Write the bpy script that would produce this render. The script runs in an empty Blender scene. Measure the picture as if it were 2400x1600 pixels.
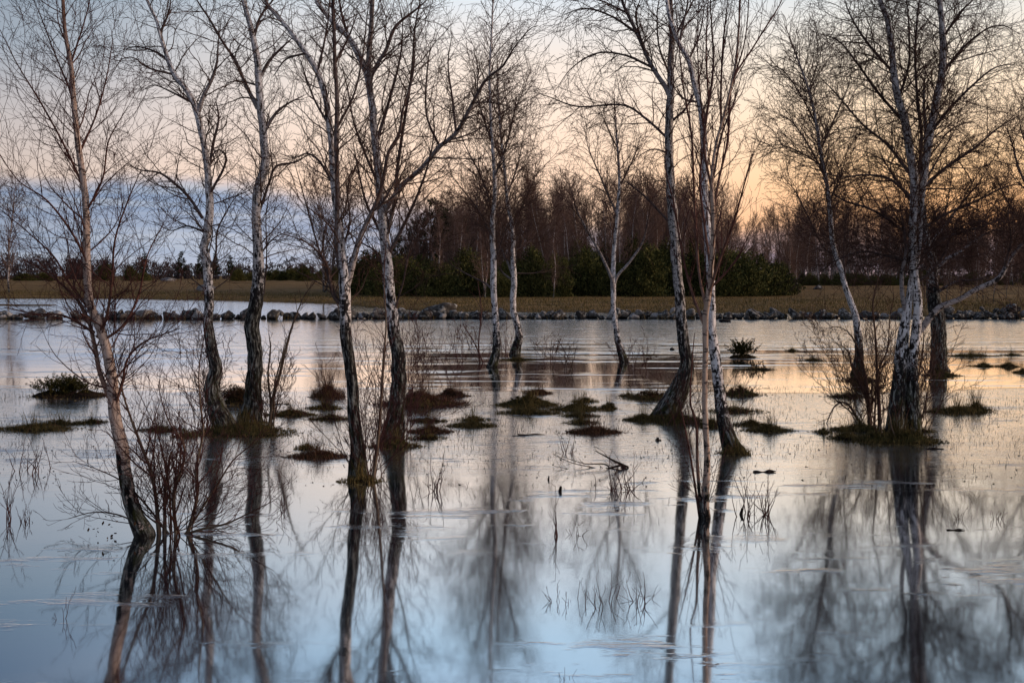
import bpy, math, random
import numpy as np
from math import radians as RAD

SC = bpy.context.scene
COL = SC.collection
F, H, HOR = 2333.33, 2.2, 645.0        # focal length in photo pixels, eye height, horizon row


def at(px, py, Y):
    """point in the place seen at photo pixel px,py when it stands Y metres away"""
    return np.array([(px - 1200) / F * Y, Y, H - (py - HOR) / F * Y])


def dist(py):
    """how far away the water surface is at photo row py"""
    return H * F / (py - HOR)


def lin(r, g, b):
    def f(c):
        c /= 255.0
        return c / 12.92 if c <= 0.04045 else ((c + 0.055) / 1.055) ** 2.4
    return (f(r), f(g), f(b), 1.0)


# ------------------------------------------------------------------ node helpers
class NT:
    def __init__(self, tree):
        self.t = tree
        self.n = tree.nodes
        self.l = tree.links

    def put(self, sock, v):
        if v is None:
            return
        if isinstance(v, bpy.types.NodeSocket):
            self.l.new(v, sock)
        else:
            sock.default_value = v

    def math(self, op, a, b=None, c=None, clamp=False):
        n = self.n.new('ShaderNodeMath')
        n.operation = op
        n.use_clamp = clamp
        self.put(n.inputs[0], a)
        self.put(n.inputs[1], b)
        self.put(n.inputs[2], c)
        return n.outputs[0]

    def ss(self, v, a, b, lo=0.0, hi=1.0, smooth=True):
        n = self.n.new('ShaderNodeMapRange')
        n.interpolation_type = 'SMOOTHSTEP' if smooth else 'LINEAR'
        self.put(n.inputs['Value'], v)
        self.put(n.inputs['From Min'], a)
        self.put(n.inputs['From Max'], b)
        self.put(n.inputs['To Min'], lo)
        self.put(n.inputs['To Max'], hi)
        return n.outputs['Result']

    def mix(self, f, a, b, typ='MIX'):
        n = self.n.new('ShaderNodeMix')
        n.data_type = 'RGBA'
        n.blend_type = typ
        self.put(n.inputs[0], f)
        self.put(n.inputs[6], a)
        self.put(n.inputs[7], b)
        return n.outputs[2]

    def ramp(self, f, stops, interp='LINEAR'):
        n = self.n.new('ShaderNodeValToRGB')
        cr = n.color_ramp
        cr.interpolation = interp
        while len(cr.elements) < len(stops):
            cr.elements.new(0.5)
        for e, (p, c) in zip(cr.elements, stops):
            e.position = p
            e.color = c
        self.put(n.inputs[0], f)
        return n.outputs[0]

    def noise(self, vec, scale=5.0, detail=4.0, rough=0.55, dist=0.0):
        n = self.n.new('ShaderNodeTexNoise')
        self.put(n.inputs['Vector'], vec)
        n.inputs['Scale'].default_value = scale
        n.inputs['Detail'].default_value = detail
        n.inputs['Roughness'].default_value = rough
        n.inputs['Distortion'].default_value = dist
        return n.outputs['Fac']

    def voro(self, vec, scale=5.0, feature='F1'):
        n = self.n.new('ShaderNodeTexVoronoi')
        n.feature = feature
        self.put(n.inputs['Vector'], vec)
        n.inputs['Scale'].default_value = scale
        return n.outputs[0]

    def vmul(self, v, s):
        n = self.n.new('ShaderNodeVectorMath')
        n.operation = 'MULTIPLY'
        self.put(n.inputs[0], v)
        n.inputs[1].default_value = s
        return n.outputs[0]

    def vadd(self, v, s):
        n = self.n.new('ShaderNodeVectorMath')
        n.operation = 'ADD'
        self.put(n.inputs[0], v)
        self.put(n.inputs[1], s)
        return n.outputs[0]

    def sep(self, v):
        n = self.n.new('ShaderNodeSeparateXYZ')
        self.put(n.inputs[0], v)
        return n.outputs

    def attr(self, name):
        n = self.n.new('ShaderNodeAttribute')
        n.attribute_name = name
        return n

    def pos(self):
        return self.n.new('ShaderNodeNewGeometry').outputs['Position']

    def bump(self, h, strength=0.5, distance=0.02):
        n = self.n.new('ShaderNodeBump')
        n.inputs['Strength'].default_value = strength
        n.inputs['Distance'].default_value = distance
        self.put(n.inputs['Height'], h)
        return n.outputs[0]


def new_mat(name):
    m = bpy.data.materials.new(name)
    m.use_nodes = True
    t = NT(m.node_tree)
    t.n.clear()
    out = t.n.new('ShaderNodeOutputMaterial')
    p = t.n.new('ShaderNodeBsdfPrincipled')
    t.l.new(p.outputs[0], out.inputs[0])
    p.inputs['Roughness'].default_value = 0.9
    p.inputs['Specular IOR Level'].default_value = 0.03
    return m, t, p, out


# ------------------------------------------------------------------ world: dusk sky
def build_world():
    w = bpy.data.worlds.new('World')
    SC.world = w
    w.use_nodes = True
    t = NT(w.node_tree)
    t.n.clear()
    out = t.n.new('ShaderNodeOutputWorld')
    vec = t.n.new('ShaderNodeTexCoord').outputs['Generated']
    nv = t.n.new('ShaderNodeVectorMath')
    nv.operation = 'NORMALIZE'
    t.l.new(vec, nv.inputs[0])
    x, y, z = t.sep(nv.outputs[0])
    elev = t.math('MULTIPLY', t.math('ARCSINE', z), 180 / math.pi)
    hl = t.math('SQRT', t.math('ADD', t.math('MULTIPLY', x, x), t.math('ADD', t.math('MULTIPLY', y, y), 1e-6)))
    sx = t.math('DIVIDE', x, hl)
    sy = t.math('DIVIDE', y, hl)
    # 1 towards the place where the sun went down (front right)
    g = t.math('ADD', t.math('MULTIPLY', sx, 0.50), t.math('MULTIPLY', sy, 0.866))
    g = t.ss(g, 0.46, 0.99)

    def D(d):
        return max(0.0, min(1.0, d / 60.0))
    e01 = t.math('DIVIDE', elev, 60.0, clamp=True)
    left = t.ramp(e01, [(D(0), lin(204, 190, 190)), (D(5), lin(222, 202, 190)), (D(8), lin(201, 193, 192)),
                        (D(11.8), lin(156, 170, 185)), (D(15.5), lin(128, 150, 170)),
                        (D(19), lin(98, 126, 156)), (D(23), lin(82, 108, 140)), (D(34), lin(72, 100, 138)), (D(60), lin(58, 88, 132))])
    mid = t.ramp(e01, [(D(0), lin(226, 184, 155)), (D(3), lin(238, 200, 170)), (D(5), lin(246, 208, 178)), (D(8.9), lin(245, 220, 200)), (D(12), lin(235, 220, 208)),
                       (D(15.5), lin(212, 219, 226)), (D(20), lin(190, 220, 244)), (D(25), lin(164, 204, 240)), (D(35), lin(108, 150, 200)), (D(60), lin(62, 92, 136))])
    right = t.ramp(e01, [(D(0), lin(236, 158, 100)), (D(2.2), lin(248, 176, 114)), (D(4), lin(252, 192, 138)), (D(6), lin(253, 208, 160)),
                         (D(8.5), lin(250, 218, 182)), (D(11.4), lin(243, 226, 204)), (D(15.5), lin(206, 214, 219)),
                         (D(20), lin(190, 216, 236)), (D(25), lin(160, 198, 232)), (D(35), lin(112, 150, 190)), (D(60), lin(64, 94, 138))])
    gl = t.ss(sx, -0.50, -0.04)
    gr = t.ss(sx, 0.0, 0.40)
    front = t.ss(sy, -0.1, 0.5)
    base = t.mix(gl, left, mid)
    base = t.mix(gr, base, right)
    # the bank of cloud along the horizon, lower towards the sunset
    cl = t.n.new('ShaderNodeCombineXYZ')
    t.l.new(t.math('MULTIPLY', sx, 14.0), cl.inputs[0])
    t.l.new(t.math('MULTIPLY', elev, 0.35), cl.inputs[1])
    t.l.new(t.math('MULTIPLY', sy, 14.0), cl.inputs[2])
    n1 = t.noise(cl.outputs[0], 0.6, 5.0, 0.55)
    edge = t.math('ADD', t.ss(sx, -0.45, 0.25, 5.3, 2.2), t.math('MULTIPLY', t.math('SUBTRACT', n1, 0.5), 3.6))
    cm = t.ss(t.math('SUBTRACT', elev, edge), 0.7, -0.9)
    st = t.n.new('ShaderNodeCombineXYZ')
    t.l.new(t.math('MULTIPLY', sx, 5.0), st.inputs[0])
    t.l.new(t.math('MULTIPLY', elev, 1.7), st.inputs[1])
    n2 = t.noise(st.outputs[0], 1.0, 4.0, 0.6)
    cleft = t.ramp(t.math('DIVIDE', elev, 6.0, clamp=True), [(0.0, lin(164, 176, 196)), (0.25, lin(142, 163, 190)), (0.6, lin(122, 147, 180)), (1.0, lin(130, 152, 182))])
    cleft = t.mix(t.ss(n2, 0.42, 0.66, 0.0, 0.7), cleft, lin(170, 182, 198))
    cright = t.mix(t.ss(n2, 0.4, 0.65), lin(150, 140, 158), lin(182, 158, 160))
    cc = t.mix(t.ss(sx, -0.35, 0.3), cleft, cright)
    col = t.mix(t.math('MULTIPLY', cm, 0.92), base, cc)
    # soft high streaks
    st2 = t.n.new('ShaderNodeCombineXYZ')
    t.l.new(t.math('MULTIPLY', sx, 3.0), st2.inputs[0])
    t.l.new(t.math('MULTIPLY', elev, 0.28), st2.inputs[1])
    n3 = t.noise(st2.outputs[0], 1.0, 3.0, 0.5)
    col = t.mix(t.ss(n3, 0.35, 0.75, 0.0, 0.12), col, lin(228, 214, 210))
    dim = t.ss(sx, -0.52, -0.26, 0.78, 1.0)
    dm = t.n.new('ShaderNodeCombineXYZ')
    for k_ in range(3):
        t.l.new(dim, dm.inputs[k_])
    col = t.mix(1.0, col, dm.outputs[0], 'MULTIPLY')
    # the eastern sky behind the viewer: bright pale afterglow
    back = t.ss(sy, 0.1, -0.7)
    bk = t.ramp(e01, [(0.0, lin(196, 194, 212)), (D(8), lin(216, 208, 216)), (D(20), lin(205, 210, 226)), (D(40), lin(170, 184, 212)), (1.0, lin(100, 125, 165))])
    bkm = t.mix(1.0, bk, (BACK, BACK, BACK, 1), 'MULTIPLY')
    col = t.mix(back, col, bkm)
    below = t.ss(elev, 0.0, -3.0)
    col = t.mix(below, col, lin(60, 60, 62))
    bg = t.n.new('ShaderNodeBackground')
    t.l.new(col, bg.inputs[0])
    bg.inputs[1].default_value = 1.2
    sky = t.n.new('ShaderNodeTexSky')
    sky.sky_type = 'NISHITA'
    sky.sun_disc = False
    sky.sun_elevation = RAD(2.0)
    sky.sun_rotation = RAD(76.0)
    bg2 = t.n.new('ShaderNodeBackground')
    t.l.new(sky.outputs[0], bg2.inputs[0])
    bg2.inputs[1].default_value = 0.005
    add = t.n.new('ShaderNodeAddShader')
    t.l.new(bg.outputs[0], add.inputs[0])
    t.l.new(bg2.outputs[0], add.inputs[1])
    t.l.new(add.outputs[0], out.inputs[0])
    # the last warm light low over the wood, front right
    s = bpy.data.lights.new('sun', 'SUN')
    s.energy = 3.0
    s.angle = RAD(20)
    s.color = (1.0, 0.70, 0.50)
    so = bpy.data.objects.new('sun', s)
    COL.objects.link(so)
    az, el = RAD(92), RAD(15)
    import mathutils
    d = mathutils.Vector((math.sin(az) * math.cos(el), math.cos(az) * math.cos(el), math.sin(el)))
    so.rotation_euler = d.to_track_quat('Z', 'Y').to_euler()


BACK = 0.74
DENOISE = True


# ------------------------------------------------------------------ materials
def mat_bark(name, white=(0.70, 0.70, 0.71), mid=(0.16, 0.10, 0.08), thin=(0.035, 0.021, 0.019), r0=0.007, r1=0.024, patch=0.555):
    m, t, p, out = new_mat(name)
    bc = t.attr('bc').outputs['Vector']
    rad = t.attr('rad').outputs['Fac']
    dk = t.attr('dk').outputs['Fac']
    z = t.sep(t.pos())[2]
    len_ = t.noise(t.vmul(bc, (5.5, 5.5, 42)), 1.0, 3.0, 0.55)
    lent = t.ss(len_, 0.57, 0.62)
    pat = t.noise(t.vmul(bc, (11, 11, 13)), 1.0, 5.0, 0.65)
    low = t.ss(t.math('SUBTRACT', z, dk), 1.3, 0.0, 0.0, 0.065)
    patm = t.ss(t.math('ADD', pat, low), patch, patch + 0.05)
    pat2 = t.noise(t.vmul(bc, (6, 6, 5)), 1.0, 6.0, 0.72)
    patm = t.math('MAXIMUM', patm, t.ss(t.math('ADD', pat2, low), patch + 0.01, patch + 0.035))
    big = t.noise(t.vmul(bc, (5, 5, 2.2)), 1.0, 3.0, 0.6)
    # dark furrowed foot of the trunk
    f = t.math('ADD', t.math('SUBTRACT', z, dk), t.math('MULTIPLY', t.math('SUBTRACT', pat2, 0.5), 5.0))
    f = t.math('ADD', f, t.math('MULTIPLY', t.math('SUBTRACT', big, 0.5), 1.2))
    foot = t.ss(f, 0.06, -0.06)
    tint = t.noise(t.vmul(bc, (14, 14, 5)), 1.0, 3.0, 0.5)
    wcol = t.mix(t.ss(tint, 0.35, 0.7), (*white, 1), (white[0] * 0.70, white[1] * 0.66, white[2] * 0.64, 1))
    wcol = t.mix(t.math('MULTIPLY', lent, 0.9), wcol, (0.05, 0.04, 0.04, 1))
    wcol = t.mix(patm, wcol, (0.022, 0.02, 0.02, 1))
    rough = t.noise(t.vmul(bc, (20, 20, 7)), 1.0, 6.0, 0.75)
    dark = t.ramp(rough, [(0.42, (0.009, 0.009, 0.009, 1)), (0.50, (0.030, 0.029, 0.028, 1)), (0.545, (0.12, 0.125, 0.115, 1)), (0.62, (0.32, 0.33, 0.31, 1))])
    moss = t.ss(t.noise(t.vmul(bc, (6, 6, 4)), 1.0, 4.0, 0.6), 0.48, 0.62)
    mossz = t.math('MULTIPLY', moss, t.ss(z, 1.1, 0.05))
    dark = t.mix(t.math('MULTIPLY', mossz, 0.6), dark, (0.045, 0.048, 0.014, 1))
    col = t.mix(foot, wcol, dark)
    mcol = t.mix(t.ss(pat, 0.45, 0.62), (*mid, 1), (mid[0] * 0.4, mid[1] * 0.38, mid[2] * 0.4, 1))
    col = t.mix(t.ss(rad, r1, r1 * 0.55), col, mcol)
    col = t.mix(t.ss(rad, r0, r0 * 0.45), col, (*thin, 1))
    # wet line at the water
    wet = t.ss(t.math('ADD', z, t.math('MULTIPLY', pat, 0.06)), 0.10, 0.03)
    col = t.mix(t.math('MULTIPLY', wet, 0.75), col, (0.010, 0.009, 0.008, 1))
    t.l.new(col, p.inputs['Base Color'])
    hgt = t.math('ADD', t.math('MULTIPLY', rough, foot), t.math('MULTIPLY', pat, 0.3))
    t.l.new(t.bump(hgt, 1.0, 0.022), p.inputs['Normal'])
    return m


def mat_twig(name, thick, thin, r=0.006, spread=0.3):
    m, t, p, out = new_mat(name)
    rad = t.attr('rad').outputs['Fac']
    n = t.noise(t.pos(), 9.0, 3.0, 0.6)
    c = t.mix(t.ss(rad, r * 0.5, r), (*thin, 1), (*thick, 1))
    c = t.mix(t.ss(n, 0.35, 0.7, 0.0, 0.55), c, tuple(v * 0.45 for v in thin) + (1,))
    t.l.new(c, p.inputs['Base Color'])
    return m


def mat_leafy(name, stops, scale=3.0):
    m, t, p, out = new_mat(name)
    rnd = t.attr('rnd').outputs['Fac']
    oi = t.n.new('ShaderNodeObjectInfo').outputs['Random']
    n = t.noise(t.pos(), scale, 3.0, 0.6)
    f = t.math('ADD', t.math('MULTIPLY', rnd, 0.5), t.math('MULTIPLY', n, 0.55))
    f = t.math('ADD', f, t.math('MULTIPLY', t.math('SUBTRACT', oi, 0.5), 0.14))
    t.l.new(t.ramp(f, stops), p.inputs['Base Color'])
    return m


def mat_moss(name, a, b, c, scale=9.0):
    m, t, p, out = new_mat(name)
    P = t.pos()
    n = t.noise(P, scale, 6.0, 0.7)
    n2 = t.noise(P, scale * 6, 3.0, 0.6)
    col = t.ramp(n, [(0.33, (*a, 1)), (0.5, (*b, 1)), (0.68, (*c, 1))])
    col = t.mix(t.ss(n2, 0.4, 0.65, 0.0, 0.6), col, (0.010, 0.009, 0.007, 1))
    z = t.sep(P)[2]
    col = t.mix(t.ss(z, 0.03, 0.0, 0.0, 0.8), col, (0.006, 0.005, 0.005, 1))
    t.l.new(col, p.inputs['Base Color'])
    t.l.new(t.bump(t.math('ADD', n, t.math('MULTIPLY', n2, 0.6)), 1.0, 0.05), p.inputs['Normal'])
    return m


def mat_stone():
    m, t, p, out = new_mat('field_stone')
    tc = t.n.new('ShaderNodeTexCoord').outputs['Object']
    oi = t.n.new('ShaderNodeObjectInfo').outputs['Random']
    off = t.n.new('ShaderNodeCombineXYZ')
    t.l.new(t.math('MULTIPLY', oi, 40.0), off.inputs[0])
    v = t.vadd(tc, off.outputs[0])
    n = t.noise(v, 2.2, 6.0, 0.65)
    n2 = t.noise(v, 6.0, 4.0, 0.7)
    base = t.ramp(oi, [(0.0, (0.028, 0.026, 0.025, 1)), (0.5, (0.06, 0.056, 0.052, 1)), (0.88, (0.11, 0.105, 0.10, 1)), (1.0, (0.36, 0.35, 0.34, 1))])
    col = t.mix(t.ss(n, 0.5, 0.62, 0, 0.7), base, (0.36, 0.36, 0.34, 1))
    col = t.mix(t.ss(n2, 0.52, 0.62, 0, 0.8), col, (0.020, 0.019, 0.018, 1))
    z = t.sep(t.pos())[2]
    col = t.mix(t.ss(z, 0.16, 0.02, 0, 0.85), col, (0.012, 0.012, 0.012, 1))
    t.l.new(col, p.inputs['Base Color'])
    t.l.new(t.bump(t.math('ADD', n, t.math('MULTIPLY', n2, 0.5)), 0.9, 0.06), p.inputs['Normal'])
    return m


def mat_meadow():
    m, t, p, out = new_mat('winter_meadow')
    P = t.pos()
    x, y, z = t.sep(P)
    n = t.noise(t.vmul(P, (0.05, 0.16, 1)), 1.0, 5.0, 0.6)
    n2 = t.noise(t.vmul(P, (0.5, 0.9, 1)), 1.0, 6.0, 0.75)
    col = t.ramp(n, [(0.30, (0.125, 0.074, 0.030, 1)), (0.5, (0.195, 0.114, 0.046, 1)), (0.7, (0.28, 0.165, 0.072, 1))])
    col = t.mix(t.ss(n2, 0.40, 0.62, 0.0, 0.75), col, (0.050, 0.042, 0.018, 1))
    # trampled dark wet edge by the flood
    col = t.mix(t.ss(z, 0.14, 0.0, 0.0, 0.65), col, (0.035, 0.028, 0.016, 1))
    t.l.new(col, p.inputs['Base Color'])
    t.l.new(t.bump(n2, 1.0, 0.3), p.inputs['Normal'])
    return m


def mat_water():
    m = bpy.data.materials.new('flood_water_and_ice')
    m.use_nodes = True
    t = NT(m.node_tree)
    t.n.clear()
    out = t.n.new('ShaderNodeOutputMaterial')
    P = t.pos()
    x, y, z = t.sep(P)
    nb = t.noise(t.vmul(P, (0.10, 0.06, 1)), 1.0, 4.0, 0.6)
    nb2 = t.noise(t.vmul(P, (0.35, 1.4, 1)), 1.0, 4.0, 0.6)
    wob = t.math('ADD', t.math('MULTIPLY', t.math('SUBTRACT', nb, 0.5), 5.0), t.math('MULTIPLY', t.math('SUBTRACT', nb2, 0.5), 3.0))
    yy = t.math('ADD', y, wob)
    # long thin wind streaks, much longer sideways than in depth
    stv = t.noise(t.vmul(P, (0.13, 0.85, 1)), 1.0, 5.0, 0.62)
    # far: ruffled by the wind; middle: open calm water; then the frozen skin; near: smooth new ice
    ruf = t.ss(t.math('ADD', y, t.math('MULTIPLY', t.math('SUBTRACT', stv, 0.5), 34.0)), 27.0, 33.0)
    ruf = t.math('MULTIPLY', ruf, t.ss(x, -15.0, -2.0, 0.3, 1.0))
    ice = t.math('MULTIPLY', t.ss(yy, 19.3, 18.7), t.ss(yy, 9.6, 12.5))
    thin = t.math('MULTIPLY', t.ss(stv, 0.60, 0.66), t.ss(y, 24.0, 19.0))
    # frozen streaks in the open water
    lane = t.math('MULTIPLY', t.ss(t.noise(t.vmul(P, (0.25, 2.4, 1)), 1.0, 3.0, 0.5), 0.60, 0.63), t.math('MULTIPLY', t.ss(y, 18, 19.5), t.ss(y, 40, 26)))
    broken = t.noise(t.vmul(P, (0.9, 3.4, 1)), 1.0, 5.0, 0.7)
    brk = t.math('MULTIPLY', t.ss(broken, 0.52, 0.66), t.ss(t.noise(t.vmul(P, (0.22, 0.8, 1)), 1.0, 3.0, 0.5, 0.6), 0.50, 0.62))
    rough = t.math('ADD', 0.055, t.math('MULTIPLY', ruf, 0.085))
    rough = t.math('ADD', rough, t.math('MULTIPLY', ice, t.ss(broken, 0.3, 0.7, 0.03, 0.12)))
    rough = t.math('ADD', rough, t.math('MULTIPLY', lane, 0.22))
    rough = t.math('ADD', rough, t.math('MULTIPLY', brk, 0.14))
    rough = t.math('MINIMUM', rough, 0.42)
    # ripples
    rip = t.noise(t.vmul(P, (0.55, 3.2, 1)), 1.0, 3.0, 0.55)
    rip2 = t.noise(t.vmul(P, (2.6, 11.0, 1)), 1.0, 2.0, 0.5)
    fine = t.noise(t.vmul(P, (6.0, 16.0, 1)), 1.0, 3.0, 0.6)
    hgt = t.math('MULTIPLY', ruf, t.math('ADD', t.math('MULTIPLY', rip, 0.017), t.math('MULTIPLY', rip2, 0.007)))
    hgt = t.math('ADD', hgt, t.math('MULTIPLY', t.math('ADD', ice, brk), t.math('MULTIPLY', fine, 0.004)))
    hgt = t.math('ADD', hgt, t.math('MULTIPLY', rip, 0.0004))
    nrm = t.bump(hgt, 1.0, 1.0)
    gl = t.n.new('ShaderNodeBsdfGlossy')
    gl.distribution = 'GGX'
    t.l.new(rough, gl.inputs['Roughness'])
    t.l.new(nrm, gl.inputs['Normal'])
    gl.inputs['Color'].default_value = (0.97, 0.98, 1.0, 1)
    df = t.n.new('ShaderNodeBsdfDiffuse')
    dcol = t.mix(t.math('ADD', t.math('MULTIPLY', ice, 0.7), brk, clamp=True), (0.012, 0.017, 0.022, 1), (0.07, 0.07, 0.072, 1))
    dcol = t.mix(brk, dcol, (0.28, 0.28, 0.30, 1))
    t.l.new(dcol, df.inputs[0])
    lw = t.n.new('ShaderNodeFresnel')
    lw.inputs['IOR'].default_value = 1.33
    refl = t.math('ADD', 0.60, t.math('MULTIPLY', lw.outputs[0], 0.76), clamp=True)
    refl = t.math('MULTIPLY', refl, t.math('SUBTRACT', 1.0, t.math('MULTIPLY', brk, 0.24)))
    refl = t.math('MULTIPLY', refl, t.math('SUBTRACT', 1.0, t.math('MULTIPLY', ice, 0.03)))
    mx = t.n.new('ShaderNodeMixShader')
    t.l.new(refl, mx.inputs[0])
    t.l.new(df.outputs[0], mx.inputs[1])
    t.l.new(gl.outputs[0], mx.inputs[2])
    t.l.new(mx.outputs[0], out.inputs[0])
    return m


M = {}


def build_materials():
    M['bark'] = mat_bark('birch_bark')
    M['bark_warm'] = mat_bark('warm_birch_bark', white=(0.47, 0.385, 0.335), mid=(0.17, 0.085, 0.06), r1=0.022, patch=0.68)
    M['bark_tan'] = mat_bark('young_birch_bark', white=(0.42, 0.325, 0.26), mid=(0.15, 0.065, 0.05), r1=0.012, patch=0.66)
    M['bark_dark'] = mat_bark('old_birch_bark', white=(0.45, 0.44, 0.43), patch=0.53)
    M['bark_redlimb'] = mat_bark('reddish_birch_limb_bark', white=(0.26, 0.17, 0.13), mid=(0.11, 0.052, 0.042), thin=(0.05, 0.024, 0.022), r0=0.006, r1=0.016, patch=0.62)
    M['bark_limb'] = mat_bark('birch_limb_bark', white=(0.34, 0.32, 0.32), mid=(0.10, 0.075, 0.07), r0=0.010, r1=0.034)
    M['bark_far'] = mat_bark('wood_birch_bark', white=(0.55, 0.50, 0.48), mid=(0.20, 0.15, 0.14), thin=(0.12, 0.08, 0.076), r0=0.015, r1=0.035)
    M['twig'] = mat_twig('birch_twigs', (0.11, 0.075, 0.062), (0.070, 0.041, 0.034))
    M['twig_red'] = mat_twig('reddish_twigs', (0.12, 0.065, 0.055), (0.058, 0.027, 0.027))
    M['twig_brown'] = mat_twig('brown_willow_twigs', (0.15, 0.115, 0.085), (0.07, 0.036, 0.028), 0.009)
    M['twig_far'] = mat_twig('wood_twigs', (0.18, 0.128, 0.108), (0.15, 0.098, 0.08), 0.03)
    M['juniper'] = mat_leafy('juniper_needles', [(0.24, (0.008, 0.011, 0.005, 1)), (0.5, (0.048, 0.054, 0.018, 1)), (0.8, (0.15, 0.14, 0.05, 1))], 0.8)
    M['pine'] = mat_leafy('pine_needles', [(0.2, (0.007, 0.010, 0.007, 1)), (0.5, (0.020, 0.026, 0.013, 1)), (0.8, (0.045, 0.05, 0.022, 1))], 0.6)
    M['treeline'] = mat_leafy('far_wood', [(0.2, (0.030, 0.028, 0.032, 1)), (0.5, (0.055, 0.046, 0.048, 1)), (0.8, (0.085, 0.068, 0.066, 1))], 0.08)
    M['heather'] = mat_leafy('heather_sprigs', [(0.2, (0.012, 0.010, 0.005, 1)), (0.5, (0.035, 0.034, 0.012, 1)), (0.8, (0.075, 0.065, 0.022, 1))], 9.0)
    M['brown_leaf'] = mat_leafy('withered_sprigs', [(0.2, (0.02, 0.012, 0.007, 1)), (0.5, (0.055, 0.032, 0.018, 1)), (0.8, (0.10, 0.06, 0.035, 1))], 9.0)
    M['grass'] = mat_leafy('wet_grass', [(0.2, (0.022, 0.018, 0.008, 1)), (0.5, (0.075, 0.060, 0.022, 1)), (0.8, (0.18, 0.135, 0.06, 1))], 6.0)
    M['red_grass'] = mat_leafy('rusty_grass', [(0.2, (0.028, 0.013, 0.008, 1)), (0.5, (0.085, 0.045, 0.028, 1)), (0.8, (0.16, 0.09, 0.055, 1))], 6.0)
    M['moss'] = mat_moss('mossy_turf', (0.028, 0.021, 0.011), (0.055, 0.052, 0.017), (0.105, 0.085, 0.032))
    M['peat'] = mat_moss('peaty_turf', (0.014, 0.010, 0.008), (0.032, 0.022, 0.014), (0.055, 0.04, 0.022))
    M['stone'] = mat_stone()
    M['meadow'] = mat_meadow()
    M['water'] = mat_water()
    m, t, p, out = new_mat('wet_dead_wood')
    t.l.new(t.ramp(t.noise(t.pos(), 30, 3), [(0.35, (0.010, 0.008, 0.007, 1)), (0.7, (0.05, 0.038, 0.03, 1))]), p.inputs['Base Color'])
    M['wood'] = m


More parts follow.
